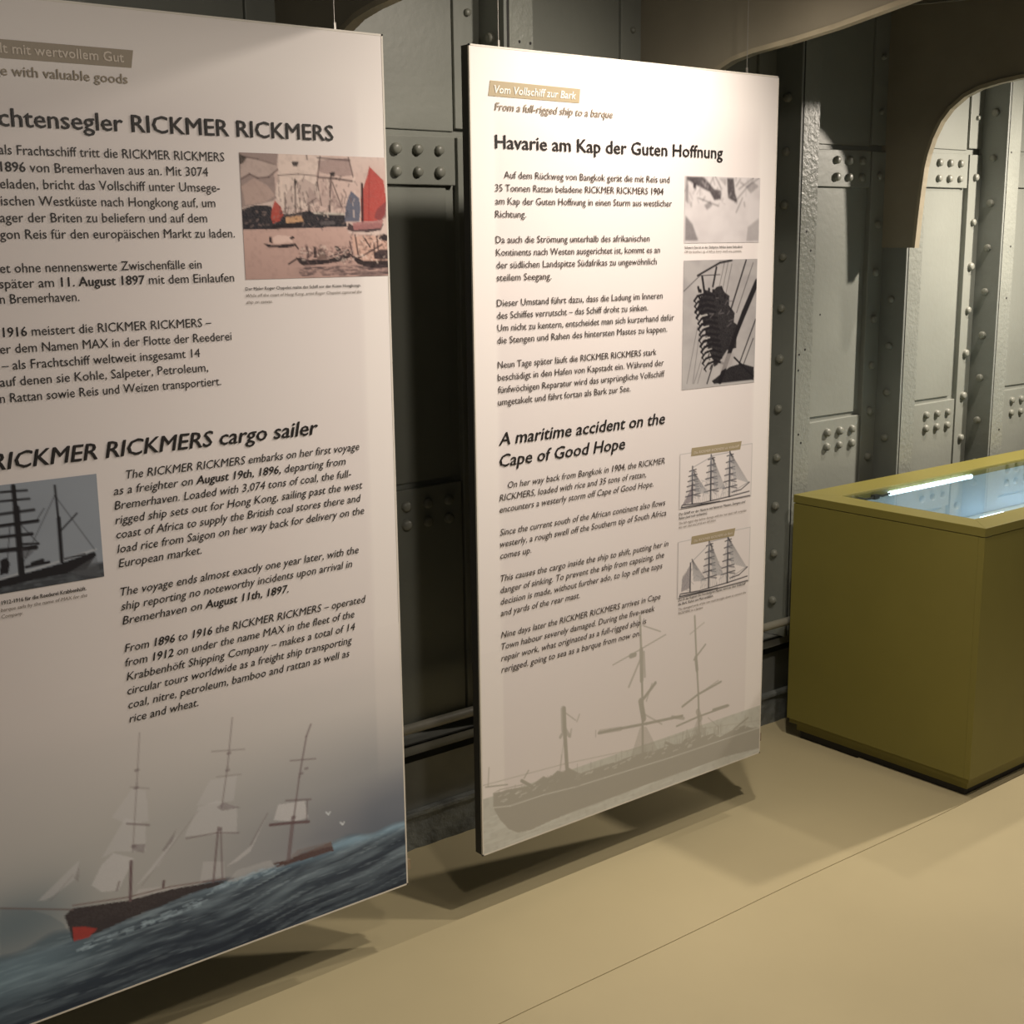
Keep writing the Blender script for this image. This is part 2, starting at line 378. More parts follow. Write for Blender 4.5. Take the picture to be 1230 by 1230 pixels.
# ------------------------------------------------------------------ print raster
class Cv:
    def __init__(s, u0, v0, u1, v1, step, col):
        s.nu = int((u1 - u0) / step) + 2; s.nv = int((v1 - v0) / step) + 2; s.step = step
        s.u = np.linspace(u0, u1, s.nu); s.v = np.linspace(v0, v1, s.nv); s.U, s.V = np.meshgrid(s.u, s.v)
        s.a = np.ones((s.nv, s.nu, 3)) * np.asarray(col)
    def mix(s, mask, col): s.a[:] = s.a * (1 - mask[..., None]) + np.asarray(col) * mask[..., None]
    def win(s, p, pad):
        p = np.asarray(p); i0 = np.searchsorted(s.u, p[:, 0].min() - pad); i1 = np.searchsorted(s.u, p[:, 0].max() + pad)
        j0 = np.searchsorted(s.v, p[:, 1].min() - pad); j1 = np.searchsorted(s.v, p[:, 1].max() + pad); return slice(j0, j1), slice(i0, i1)
    def line(s, pts, w_, col, al=1.):
        al = 1 - (1 - al) ** 2.4 if al > .78 else al
        for (a, b) in zip(pts[:-1], pts[1:]):
            J, I = s.win([a, b], w_ + s.step); U, V = s.U[J, I], s.V[J, I]
            if U.size == 0: continue
            d = np.array(b) - np.array(a); L = d @ d + 1e-12; t = np.clip(((U - a[0]) * d[0] + (V - a[1]) * d[1]) / L, 0, 1)
            dist = np.hypot(U - a[0] - t * d[0], V - a[1] - t * d[1]); m_ = al * np.clip((w_ / 2 - dist) / s.step + .5, 0, 1)
            if w_ < s.step: m_ = al * np.clip(1 - dist / s.step, 0, 1) * max(w_ / s.step, .45)
            s.a[J, I] = s.a[J, I] * (1 - m_[..., None]) + np.asarray(col) * m_[..., None]
    def poly(s, pts, col, al=1., noise=0):
        J, I = s.win(pts, s.step); U, V = s.U[J, I], s.V[J, I]
        if U.size == 0: return
        acc = np.zeros(U.shape)
        for du in (-.3, .3):
            for dv in (-.3, .3):
                ins = np.zeros(U.shape, bool); x, y = U + du * s.step, V + dv * s.step
                for (xa, ya), (xb, yb) in zip(pts, pts[1:] + pts[:1]):
                    if ya == yb: continue
                    c = ((ya > y) != (yb > y)) & (x < (xb - xa) * (y - ya) / (yb - ya) + xa); ins ^= c
                acc += ins / 4
        acc *= (1 - (1 - al) ** 2.6 if al > .78 else al)
        if noise: acc *= np.clip(1 - noise * .6 * rng.random(U.shape), 0, 1)
        s.a[J, I] = s.a[J, I] * (1 - acc[..., None]) + np.asarray(col) * acc[..., None]
    def noise(s, su, sv, oct_=3):
        out = np.zeros(s.U.shape); amp = 1; tot = 0
        for _ in range(oct_):
            gu, gv = max(2, int((s.u[-1] - s.u[0]) / su) + 2), max(2, int((s.v[-1] - s.v[0]) / sv) + 2)
            L = rng.random((gv, gu)); x = np.linspace(0, gu - 1.001, s.nu); y = np.linspace(0, gv - 1.001, s.nv)
            xi, yi = x.astype(int), y.astype(int); fx, fy_ = x - xi, y - yi; fx = fx * fx * (3 - 2 * fx); fy_ = fy_ * fy_ * (3 - 2 * fy_)
            A = L[np.ix_(yi, xi)] * (1 - fx) + L[np.ix_(yi, xi + 1)] * fx; B = L[np.ix_(yi + 1, xi)] * (1 - fx) + L[np.ix_(yi + 1, xi + 1)] * fx
            out += amp * (A * (1 - fy_[:, None]) + B * fy_[:, None]); tot += amp; amp *= .5; su /= 2; sv /= 2
        return out / tot
    def wnoise(s, X, Y, su, sv, oct_=3):
        out = 0; amp = 1; tot = 0
        for _ in range(oct_):
            x, y = (X - X.min()) / su, (Y - Y.min()) / sv; L = rng.random((int(y.max()) + 2, int(x.max()) + 2))
            xi, yi = x.astype(int), y.astype(int); fx, fy_ = x - xi, y - yi; fx = fx * fx * (3 - 2 * fx); fy_ = fy_ * fy_ * (3 - 2 * fy_)
            out = out + amp * ((L[yi, xi] * (1 - fx) + L[yi, xi + 1] * fx) * (1 - fy_) + (L[yi + 1, xi] * (1 - fx) + L[yi + 1, xi + 1] * fx) * fy_)
            tot += amp; amp *= .55; su /= 2.1; sv /= 1.9
        return out / tot
    def build(s, name, pan, off):
        """grid mesh lying on the face of panel pan, off metres proud"""
        pts = np.stack([pan.x0 + s.U, np.full_like(s.U, PY - off), ZTP - s.V], -1).reshape(-1, 3)
        me = bpy.data.meshes.new(name); nv = pts.shape[0]; me.vertices.add(nv); me.vertices.foreach_set('co', (K * (pts - ORG[pan.root])).ravel())
        j, i = np.meshgrid(np.arange(s.nv - 1), np.arange(s.nu - 1), indexing='ij'); q = (j * s.nu + i)
        idx = np.stack([q, q + s.nu, q + s.nu + 1, q + 1], -1).reshape(-1); nf = idx.size // 4
        me.loops.add(idx.size); me.loops.foreach_set('vertex_index', idx.astype(np.int32))
        me.polygons.add(nf); me.polygons.foreach_set('loop_start', np.arange(0, nf * 4, 4, dtype=np.int32)); me.polygons.foreach_set('loop_total', np.full(nf, 4, np.int32))
        me.update(calc_edges=True)
        at = me.color_attributes.new('print', 'FLOAT_COLOR', 'POINT'); col = np.ones((nv, 4), np.float32); col[:, :3] = np.clip(s.a.reshape(-1, 3), 0, .9); at.data.foreach_set('color', col.ravel())
        me.materials.append(M['print']); return link(name, me, pan.root, ORG[pan.root])

# ------------------------------------------------------------------ hanging panels
PY, ZTP, ZBP, PW, PT = 2.16, 1.889, .152, .9365, .027
class Panel:
    def __init__(s, x0, label):
        s.x0 = x0; s.root = empty('hanging_panel', (x0 + PW / 2, PY + PT / 2, ZBP), label, 'information panel', 'hanging information panels')
        R = s.root
        MB().box(x0 + .001, x0 + PW - .001, PY + .002, PY + PT, ZBP + .001, ZTP - .001).build('board', M['board'], R)
        e = .0035; x1 = x0 + PW
        MB().box(x0, x0 + e, PY - .0006, PY + .004, ZBP, ZTP).box(x1 - e, x1, PY - .0006, PY + .006, ZBP, ZTP).box(x0, x1, PY - .0006, PY + .004, ZTP - e, ZTP).box(x0, x1, PY - .0006, PY + .004, ZBP, ZBP + e).build('sheet_edge', M['edge'], R)
        MB().box(x1 - .004, x1 + .012, PY + .006, PY + .020, ZBP + .030, ZBP + .052).build('corner_clip', M['clip'], R)
    def wire(s, px, py):
        p = on_y(px, py, PY + .012)
        wo = MB().tube([(p[0], PY + .012, ZTP - .002), (p[0], PY + .012, 2.32)], .0008, 8).build('suspension_wire', M['wire'], s.root)
        MB().tube([(p[0], PY + .012, ZTP - .002), (p[0], PY + .012, ZTP + .014)], .003, 8).build('wire_fitting', M['wire'], wo)
    def uv(s, px, py): p = on_y(px, py, PY); return (p[0] - s.x0, ZTP - p[2])
    def map(s, pts, ox=0, oy=0, sc=1.): return [s.uv(ox + x / sc, oy + y / sc) for x, y in pts]
    def row(s, px, z):
        a, b = s.x0 - .6, s.x0 + PW + .6
        for _ in range(40):
            c = (a + b) / 2
            if proj(c, PY, z)[0] < px: a = c
            else: b = c
        return (a + b) / 2
P1 = Panel(1.421 - PW, 'left white hanging panel about a cargo sailer, with painted ship in waves at its foot')
P2 = Panel(1.6235, 'right white hanging panel about a maritime accident, with pale barque at its foot')
for p in ((599, 82), (897, 90)): P2.wire(*p)
for p in ((402, 36), (24, 2)): P1.wire(*p)
PAPER = np.array((.82, .775, .765))

def refl(c, white, k=.78): return np.clip(lin(c) / lin(white) * k, .004, .9)

# base sheets
for pan, mar in ((P1, None), (P2, None)):
    cv = Cv(.0035, .0035, PW - .0035, ZTP - ZBP - .0035, .009, PAPER)
    U, V = cv.U, cv.V
    inner = np.clip((U - .062) / .006, 0, 1) * np.clip((PW - .062 - U) / .006, 0, 1) * np.clip((V - .085) / .08, 0, 1)
    cv.mix(inner * .9, (.75, .70, .70))
    cv.mix(inner * .25 * np.clip(cv.noise(.15, .2) * 2 - .8, 0, 1), (.74, .66, .66))
    pan.sheet = cv

# ------------------------------------------------------------------ P1 sea painting at the foot
W1 = (176, 160, 143)
def R1(*c): return refl(c, W1)
q = lambda pts: P1.map(pts, 0, 860, 2.46)
hz = P1.uv(485, 982)[1]; hl = P1.uv(90, 1136)[1]
vt = P1.uv(250, 800)[1]
cv = Cv(.0035, vt, PW - .0035, ZTP - ZBP - .0035, .0026, PAPER * .93); U, V = cv.U, cv.V
cv.a[:] = np.array((.75, .70, .70))
sky = np.clip((V - vt) / (hz - vt), 0, 1)
ux = U / PW
cv.mix(np.clip(sky * 1.5, 0, 1) * .95, R1(150, 136, 122))
nz = cv.noise(.3, .12)
cv.mix(np.clip((sky - .35) / .6, 0, 1) ** 1.2 * np.clip((ux - .28) * 1.6, 0, 1), R1(84, 82, 84))
cv.mix(np.clip((sky - .72) / .28, 0, 1) * np.clip((ux - .55) * 2.0, 0, 1) * .9, R1(62, 66, 72))
cv.mix(np.clip((sky - .5) * 2, 0, 1) * np.clip(nz * 1.6 - .5, 0, 1) * .35, R1(158, 142, 130))
cu, cvv = P1.uv(20, 1110)
cv.mix(np.exp(-(((U - cu) / .13) ** 2 + ((V - cvv) / .07) ** 2)) * .85, R1(88, 92, 90))
sea = np.clip((V - (hz + .006 * np.sin(U * 23) + .004 * np.sin(U * 61))) / .012, 0, 1)
depth = np.clip((V - hz) / (ZTP - ZBP - hz), 0, 1)
cv.mix(sea, R1(70, 72, 74))
cv.mix(sea * depth ** .7, R1(32, 35, 41))
# wave streaks, wavering and slightly tilted
Vw = V + .012 * np.sin(U * 14 + 1) + .006 * np.sin(U * 37)
WV = V + .010 * np.sin(U * 8 + .6) + .004 * np.sin(U * 21) + .05 * U
for am in (.85, .75, .6):
    n1 = cv.wnoise(U, WV + .006 * cv.noise(.2, .1), .16, .016, 4)
    cv.mix(sea * np.clip((n1 - .53) * 6, 0, 1) * am * (1 - .70 * depth) * .55, R1(122, 126, 124))
    n2 = cv.wnoise(U, WV, .24, .03, 3)
    cv.mix(sea * np.clip((n2 - .52) * 5, 0, 1) * .5, R1(30, 34, 41))
n3 = cv.wnoise(U, WV, .07, .005, 3); cv.mix(sea * np.clip((n3 - .6) * 6, 0, 1) * .35 * (1 - .6 * depth), R1(140, 142, 138))
cv.mix(sea * np.exp(-((V - hz - .012) / .012) ** 2) * np.clip((ux - .45) * 3, 0, 1) * .7, R1(120, 134, 138))
cv.mix(sea * np.exp(-(((U - P1.uv(10, 1170)[0]) / .16) ** 2 + ((V - P1.uv(10, 1170)[1]) / .05) ** 2)) * .6, R1(110, 120, 120))
cv.poly(q([(0, 566), (90, 572), (150, 590), (190, 615), (212, 664), (110, 700), (0, 726)]), R1(84, 88, 86), .45, .05)
# sails: pale veils
pale = R1(172, 156, 144)
for pts, al in (([(270, 500), (300, 440), (335, 405), (395, 420), (350, 515), (300, 520)], .65), ([(300, 420), (370, 300), (430, 320), (430, 400), (340, 400)], .4), ([(330, 300), (390, 215), (430, 220), (440, 310), (380, 320)], .32),
                ([(112, 545), (235, 425), (225, 480), (160, 530), (130, 545)], .4), ([(545, 355), (585, 270), (640, 250), (700, 265), (700, 345), (640, 350)], .4), ([(580, 265), (620, 190), (700, 175), (690, 250), (640, 258)], .3),
                ([(808, 308), (822, 262), (900, 250), (910, 300), (870, 312)], .7), ([(668, 445), (745, 380), (790, 290), (740, 400), (700, 430)], .5), ([(400, 505), (500, 380), (580, 285), (530, 345), (470, 440)], .45),
                ([(590, 495), (600, 430), (660, 430), (665, 480)], .35)):
    cv.poly(q(pts), pale, al, .25)
for pts, al in (([(218, 480), (234, 440), (232, 490)], .4), ([(478, 398), (520, 335), (510, 370), (485, 400)], .55), ([(388, 380), (430, 378), (425, 405), (395, 398)], .6), ([(640, 270), (660, 255), (712, 270), (655, 280)], .6)):
    cv.poly(q(pts), R1(98, 80, 76), al, .3)
# hull
hd = R1(52, 42, 40)
cv.poly(q([(190, 590), (215, 568), (380, 545), (500, 512), (640, 490), (672, 486), (640, 502), (560, 525), (480, 560), (400, 590), (330, 622), (290, 640), (215, 665), (205, 630)]), hd, .97, .08)
cv.poly(q([(214, 624), (250, 622), (288, 628), (262, 654), (218, 666)]), R1(140, 50, 42), .8, .3)
cv.poly(q([(804, 436), (850, 425), (978, 372), (986, 398), (900, 424), (820, 448)]), R1(74, 52, 46), .9, .1)
cv.poly(q([(850, 424), (880, 395), (978, 370), (980, 384), (900, 405)]), R1(108, 90, 80), .6, .2)
cv.poly(q([(670, 490), (700, 455), (800, 425), (812, 446), (740, 470), (700, 488)]), R1(146, 134, 124), .7, .3)
cv.poly(q([(395, 535), (410, 512), (470, 505), (560, 498), (500, 514), (430, 530)]), R1(160, 144, 132), .7, .2)
cv.line(q([(0, 568), (215, 572)]), .003, R1(96, 80, 72), .8); cv.line(q([(215, 560), (380, 535), (500, 505), (665, 480)]), .003, R1(110, 90, 80), .8)
for pts, w_, al in (([(385, 545), (387, 430)], .006, .8), ([(392, 400), (404, 200), (412, 50)], .003, .4), ([(630, 490), (645, 330)], .005, .7), ([(657, 480), (652, 330)], .004, .6), ([(655, 270), (672, 150), (686, 5)], .003, .55),
                    ([(852, 425), (866, 300)], .009, .7), ([(868, 300), (884, 180), (905, 60), (918, 25)], .004, .7)):
    cv.line(q(pts), w_, R1(92, 70, 66), al)
for pts, w_, al in (([(375, 318), (440, 322)], .004, .6), ([(550, 362), (640, 345), (705, 345)], .003, .6), ([(798, 322), (866, 315), (912, 312)], .006, .8), ([(845, 250), (918, 246)], .004, .6), ([(858, 132), (932, 126)], .003, .6),
                    ([(625, 105), (722, 98)], .003, .4), ([(640, 180), (712, 172)], .003, .3), ([(385, 210), (440, 214)], .003, .3), ([(345, 515), (352, 490)], .004, .6), ([(482, 505), (484, 488)], .005, .9), ([(908, 250), (905, 315)], .003, .6),
                    ([(740, 380), (790, 288)], .003, .4), ([(420, 500), (585, 280)], .002, .3), ([(882, 410), (975, 385)], .002, .6), ([(600, 490), (690, 480)], .004, .5), ([(150, 545), (215, 470)], .002, .3)):
    cv.line(q(pts), w_, R1(88, 66, 62), al)
for px, py in ((404, 160), (672, 160), (676, 110), (890, 170), (905, 155), (868, 300), (650, 335), (395, 385), (402, 212)):
    u, v = P1.uv(px / 2.46, 860 + py / 2.46); cv.line([(u - .002, v), (u + .002, v)], .006, R1(92, 72, 68), .55)
for px, py in ((970, 288), (1012, 318)):
    u, v = P1.uv(px / 2.46, 860 + py / 2.46); cv.line([(u - .005, v - .004), (u, v + .002), (u + .004, v - .002)], .003, R1(170, 160, 150), .8)
# ragged foam along the hull foot
for i in range(90):
    x = rng.uniform(200, 820); y = 668 - (x - 215) * .375 + rng.uniform(-6, 16) + (20 if x < 600 else 0)
    u, v = P1.uv(x / 2.46, 860 + y / 2.46); l = rng.uniform(.005, .02); cv.line([(u, v), (u + l, v - .1 * l)], .003, R1(138, 142, 140), .45)
# fade into paper at the top
mg_ = 1 - np.clip((U - .062) / .006, 0, 1) * np.clip((PW - .062 - U) / .006, 0, 1); cv.mix(mg_ * np.clip(1 - sky * 1.3, 0, 1) * .6, PAPER * .96)
fade = np.clip(1 - (V - vt) / .10, 0, 1); base = np.array((.75, .70, .70)); base = base[None, None] * (1 - mg_[..., None]) + PAPER * .985 * mg_[..., None]; cv.a[:] = cv.a * (1 - fade[..., None]) + base * fade[..., None]
# pale outer margins stay visible high up
edge = (1 - np.clip((U - .0) / 1, 0, 0)) * 0
P1.foot = cv
cv.build('sea_print', P1, .0004)['label'] = 'printed three-masted ship on dark blue waves'

# ------------------------------------------------------------------ P1 harbour picture
W2 = (226, 208, 192)
def R2(*c): return refl(c, W2)
q = lambda pts: P1.map(pts, 280, 170, 6.15)
ul, vtop = P1.uv(287, 183); vb = P1.uv(294, 336)[1]
cv = Cv(ul, vtop, PW - .0035, vb, .0021, R2(206, 168, 150)); U, V = cv.U, cv.V
tn = np.clip((V - vtop) / (vb - vtop), 0, 1); un = (U - ul) / (PW - ul)
cv.mix(np.clip((.45 - un) * 1.5, 0, 1) * .5, R2(160, 130, 116))
cv.mix(np.clip(cv.noise(.06, .05) * 2 - .8, 0, 1) * .35, R2(226, 198, 178))
# billowing canvases and smoke on the left
cv.poly(q([(40, 75), (330, 88), (320, 190), (300, 240), (320, 420), (290, 440), (60, 490), (50, 280)]), R2(150, 122, 110), .8, .15)
cv.poly(q([(60, 120), (200, 130), (300, 165), (330, 200), (270, 260), (180, 275), (120, 240), (50, 275)]), R2(186, 154, 138), .9, .12)
cv.line(q([(60, 275), (120, 240), (180, 270), (260, 262), (330, 205)]), .003, R2(84, 62, 56), .7); cv.line(q([(70, 110), (180, 130), (300, 168)]), .003, R2(96, 72, 64), .6)
cv.poly(q([(60, 330), (150, 270), (250, 320), (310, 400), (230, 450), (90, 470)]), R2(190, 152, 134), .7, .2)
cv.poly(q([(40, 90), (100, 120), (70, 160), (42, 170)]), R2(64, 52, 44), .8, .3)
cv.poly(q([(335, 90), (640, 105), (610, 250), (640, 430), (540, 500), (380, 490), (310, 400), (330, 250)]), R2(218, 184, 164), .85, .1)
for pts, al in (([(470, 300), (520, 270), (600, 320), (650, 430), (560, 470), (480, 420)], .45), ([(560, 330), (640, 440), (540, 480)], .5), ([(380, 400), (430, 330), (450, 500), (390, 500)], .4), ([(620, 140), (850, 120), (880, 250), (800, 260), (640, 230)], .75), ([(720, 300), (760, 430), (820, 490), (740, 500)], .7)):
    cv.poly(q(pts), R2(148, 116, 106), al, .2)
cv.poly(q([(640, 290), (710, 280), (720, 500), (650, 480)]), R2(176, 142, 128), .6, .2)
for pts, w_ in (([(455, 280), (460, 520)], .004), ([(330, 250), (480, 240), (620, 255)], .002), ([(720, 260), (712, 520)], .004), ([(630, 265), (760, 275), (890, 295)], .004), ([(640, 110), (620, 300), (650, 470)], .003),
                ([(850, 120), (885, 260)], .003), ([(620, 120), (860, 140)], .003), ([(540, 100), (545, 130)], .003), ([(380, 380), (385, 520)], .003), ([(490, 420), (500, 520)], .003), ([(560, 480), (562, 540)], .006), ([(610, 420), (540, 470)], .002), ([(730, 300), (800, 480)], .003)):
    cv.line(q(pts), w_, R2(74, 56, 52), .75)
for pts in ([(430, 150), (485, 148), (470, 185), (440, 180)], [(712, 228), (752, 228), (745, 262), (718, 262)], [(445, 285), (475, 290), (462, 330)]): cv.poly(q(pts), R2(44, 34, 34), .85, .2)
# dark quay/hull band
cv.poly(q([(62, 500), (160, 470), (280, 475), (290, 520), (400, 540), (560, 510), (600, 530), (820, 535), (840, 630), (560, 640), (300, 652), (70, 655)]), R2(36, 34, 38), .94, .12)
cv.line(q([(600, 528), (820, 536)]), .004, R2(196, 172, 152), .8)
cv.poly(q([(640, 590), (740, 585), (760, 610), (650, 620)]), R2(120, 104, 98), .5, .3)
# water
cv.poly(q([(68, 652), (840, 632), (850, 680), (1150, 700), (1165, 1010), (88, 1028)]), R2(196, 152, 134), 1)
wm = np.clip((V - q([(68, 655)])[0][1]) / (vb - q([(68, 655)])[0][1]), 0, 1)
cv.mix((V > q([(68, 655)])[0][1]) * wm * .6, R2(160, 122, 108))
cv.mix((V > q([(600, 930)])[0][1]) * np.clip((cv.noise(.03, .006) - .42) * 5, 0, 1) * np.clip((un - .25) * 2, 0, 1) * .75, R2(112, 88, 80))
# sails of the junks
red = R2(178, 70, 60)
cv.poly(q([(1005, 185), (1110, 290), (1130, 440), (1120, 540), (1090, 585), (945, 592), (940, 430), (955, 360), (990, 250)]), red, .95, .12)
cv.poly(q([(1060, 500), (1130, 440), (1128, 560), (1080, 590), (1040, 560)]), R2(112, 60, 60), .7, .3)
cv.line(q([(950, 315), (955, 600)]), .005, R2(60, 36, 36), .9); cv.line(q([(1005, 185), (1000, 590)]), .002, R2(140, 40, 40), .5)
cv.poly(q([(870, 365), (930, 420), (940, 500), (930, 590), (822, 592), (830, 480), (850, 410)]), R2(98, 94, 102), .95, .12)
cv.poly(q([(305, 435), (350, 480), (370, 540), (345, 585), (292, 608), (278, 560), (285, 500)]), R2(176, 74, 60), .95, .1)
def boat(pts, c=(44, 34, 34)): cv.poly(q(pts), R2(*c), .95, .1)
boat([(275, 625), (340, 615), (510, 600), (490, 635), (300, 642)]); cv.poly(q([(385, 560), (500, 545), (520, 590), (390, 605)]), R2(206, 150, 108), .85, .3)
boat([(840, 650), (880, 665), (1000, 670), (1090, 655), (1110, 610), (1060, 600), (880, 620), (850, 600)], (70, 50, 50)); cv.poly(q([(880, 600), (1110, 580), (1090, 640), (890, 655)]), R2(170, 108, 100), .8, .35)
boat([(220, 752), (290, 765), (460, 755), (465, 770), (400, 785), (260, 783)]); cv.poly(q([(290, 710), (330, 690), (420, 700), (440, 750), (300, 755)]), R2(218, 176, 156), .8, .3); boat([(265, 705), (283, 705), (288, 750), (268, 750)]); boat([(410, 712), (440, 698), (455, 712), (430, 725)]); cv.line(q([(455, 760), (480, 792)]), .003, R2(44, 34, 34), .9)
boat([(462, 858), (500, 862), (560, 875), (700, 870), (860, 818), (870, 850), (820, 880), (680, 905), (520, 918), (490, 900)]); boat([(620, 800), (650, 795), (680, 815), (685, 865), (620, 868)], (120, 92, 80)); boat([(535, 775), (550, 770), (565, 860), (545, 862)], (96, 72, 66)); boat([(595, 780), (612, 778), (620, 858), (595, 860)]); boat([(745, 775), (765, 770), (800, 800), (770, 815)]); cv.line(q([(410, 905), (470, 865)]), .003, R2(44, 34, 34), .9); cv.line(q([(690, 860), (850, 800)]), .003, R2(60, 44, 44), .8)
cv.poly(q([(870, 700), (1130, 690), (1150, 880), (1040, 900), (900, 860)]), R2(212, 160, 134), .7, .4)
boat([(840, 790), (880, 840), (960, 880), (1155, 875), (1160, 930), (1020, 935), (920, 905), (870, 850)]); boat([(1040, 820), (1090, 795), (1150, 800), (1150, 870), (1045, 868)], (66, 50, 48)); boat([(1072, 712), (1110, 680), (1150, 700), (1150, 735), (1090, 732)], (50, 40, 40))
for pts in ([(900, 690), (925, 860)], [(860, 740), (880, 830)], [(1060, 700), (1070, 800)], [(960, 700), (1010, 780)], [(930, 860), (1100, 760)], [(1040, 760), (1045, 860)]): cv.line(q(pts), .003, R2(66, 46, 44), .8)
for i in range(120):
    u = rng.uniform(.35, 1) * (PW - ul) + ul; v = rng.uniform(q([(600, 925)])[0][1], vb - .003); cv.line([(u, v), (u + rng.uniform(.004, .014), v)], .0025, R2(78, 60, 58), .5)
for i in range(420):
    zone = rng.integers(0, 4); bx = ((330, 900, 250, 530), (70, 840, 470, 640), (860, 1150, 690, 880), (480, 870, 770, 900))[zone]
    a = q([(rng.uniform(bx[0], bx[1]), rng.uniform(bx[2], bx[3]))])[0]; c_ = [R2(70, 52, 50), R2(226, 190, 168), R2(120, 88, 80), R2(40, 32, 34)][rng.integers(0, 4)] if zone != 1 else [R2(30, 28, 30), R2(60, 52, 54), R2(150, 120, 108)][rng.integers(0, 3)]
    th = rng.uniform(-1.2, 1.2) if zone else rng.uniform(1, 2.1); l = rng.uniform(.002, .012 if zone == 0 else .007)
    cv.line([a, (a[0] + l * math.cos(th), a[1] + l * math.sin(th))], rng.uniform(.0015, .0035), c_, .5)
cv.mix(np.clip((cv.noise(.008, .008, 2) - .5) * 2, 0, 1) * .2, R2(90, 70, 64))
cv.build('harbour_picture', P1, .0008)['label'] = 'colour picture of sailing boats with red and blue sails'

# ------------------------------------------------------------------ P1 grey ship photograph
W3 = (196, 178, 160)
def R3(*c): return refl(c, W3)
q = lambda pts: P1.map(pts, 0, 560, 2.5625)
ur, vtop = P1.uv(115.5, 569); ub, vb = P1.uv(123.5, 692.5); ul = ur - .30
cv = Cv(ul, vtop, ur, vb, .0022, R3(128, 122, 118)); U, V = cv.U, cv.V
cv.mix(np.clip(cv.noise(.1, .08) - .3, 0, 1) * .4, R3(112, 107, 104))
seav = q([(300, 330)])[0][1] - .022
cv.mix(np.clip((V - seav) / .006, 0, 1), R3(60, 56, 54)); cv.mix((V > seav) * np.clip((cv.noise(.02, .006) - .5) * 5, 0, 1) * .5, R3(92, 88, 84))
dk = R3(34, 29, 28)
hp = q([(0, 348), (60, 335), (190, 298), (290, 262), (296, 274), (262, 318), (120, 345), (0, 375)])
cv.poly([(ul, hp[0][1] - .004)] + hp + [(ul, hp[-1][1] + .004)], dk, .97)
cv.line(q([(0, 348), (60, 330), (190, 290), (295, 255)]), .003, R3(150, 140, 132), .8)
for pts, w_ in (([(40, 62), (52, 180), (68, 330)], .008), ([(50, 130), (66, 330)], .011), ([(168, 60), (180, 170), (190, 292)], .004), ([(180, 160), (190, 292)], .007), ([(0, 80), (82, 74)], .004), ([(0, 108), (90, 100)], .004), ([(0, 148), (104, 134)], .005), ([(0, 184), (116, 168)], .006),
                ([(0, 218), (98, 208)], .006), ([(0, 260), (110, 250)], .008), ([(185, 200), (236, 145)], .003), ([(60, 240), (118, 238)], .004), ([(55, 170), (120, 240)], .0015), ([(168, 90), (290, 255)], .0012), ([(168, 90), (60, 320)], .0012), ([(30, 180), (20, 330)], .0015), ([(80, 310), (150, 295)], .005), ([(100, 300), (130, 290)], .007), ([(200, 285), (260, 270)], .003), ([(110, 170), (135, 130)], .0015)):
    cv.line(q(pts), w_, dk, .88)
cv.poly(q([(0, 290), (20, 280), (30, 300), (25, 330), (0, 335)]), dk, .9); cv.poly(q([(66, 250), (105, 262), (80, 285), (64, 280)]), R3(60, 52, 50), .6, .4)
cv.poly(q([(215, 325), (296, 276), (312, 340), (240, 335)]), R3(84, 78, 74), .5, .3)
cv.build('ship_photograph', P1, .0008)['label'] = 'grey photograph of a three-masted ship'

# ------------------------------------------------------------------ P2 barque at the foot
W4 = (200, 183, 170)
def R4(*c): return refl(c, W4)
q = lambda pts: P2.map(pts, 560, 740, 3.237)
vt = P2.uv(740, 745)[1]; vbot = ZTP - ZBP - .0035
cv = Cv(.0035, vt, PW - .0035, vbot, .0024, np.array((.75, .70, .70))); U, V = cv.U, cv.V
mar = 1 - np.clip((U - .062) / .006, 0, 1) * np.clip((PW - .062 - U) / .006, 0, 1); cv.mix(mar, PAPER * .985)
tp = R4(152, 136, 120); tp2 = R4(164, 147, 131)
L = .0035; Rr = PW - .0035
def ext(pts):                                                     # follow the ship outline out to both sheet edges
    return pts
hor = q([(60, 712)])[0][1]
wat = q([(180, 840)])[0][1] - .002
cv.mix(np.clip((V - hor) / .003, 0, 1), R4(176, 161, 145))
cv.mix((V > hor) * np.clip((cv.noise(.012, .012, 2) - .5) * 3, 0, 1) * .25, R4(150, 136, 122))
cv.mix((V > hor + .05) * np.clip((cv.noise(.05, .006, 3) - .45) * 5, 0, 1) * .3, R4(196, 182, 166))
# deck line silhouettes then hull
def rel(pts): return q(pts)
top = [(105, 690), (170, 672), (250, 660), (300, 622), (320, 632), (355, 600), (375, 606), (400, 590), (440, 612), (520, 585), (600, 560), (640, 545), (690, 530), (740, 520), (800, 500), (835, 495), (850, 478), (900, 462), (915, 470), (960, 455), (985, 470), (1040, 440), (1080, 425), (1110, 435), (1143, 430)]
low = [(1143, 512), (1000, 548), (900, 585), (700, 655), (500, 730), (340, 790), (250, 832), (200, 842), (165, 828), (130, 790), (105, 745)]
cv.poly(q(top + low), tp, .92, .05)
cv.line(q([(105, 745), (170, 738), (300, 695), (420, 665), (540, 628), (800, 548), (1000, 480), (1143, 432)]), .0022, R4(196, 180, 164), .75)
for i in range(60):
    x = rng.uniform(120, 1120); y = 742 - (x - 105) * .30 + rng.uniform(-34, -4); u, v = P2.uv(560 + x / 3.237, 740 + y / 3.237)
    cv.line([(u, v), (u + rng.uniform(.004, .016), v - rng.uniform(0, .004))], .0025, R4(188, 172, 156), .6)
for i in range(40):
    x = rng.uniform(110, 1130); y = 742 - (x - 105) * .30 - 30; a = P2.uv(560 + x / 3.237, 740 + y / 3.237); cv.line([a, (a[0], a[1] - rng.uniform(.008, .026))], .002, tp, .6)
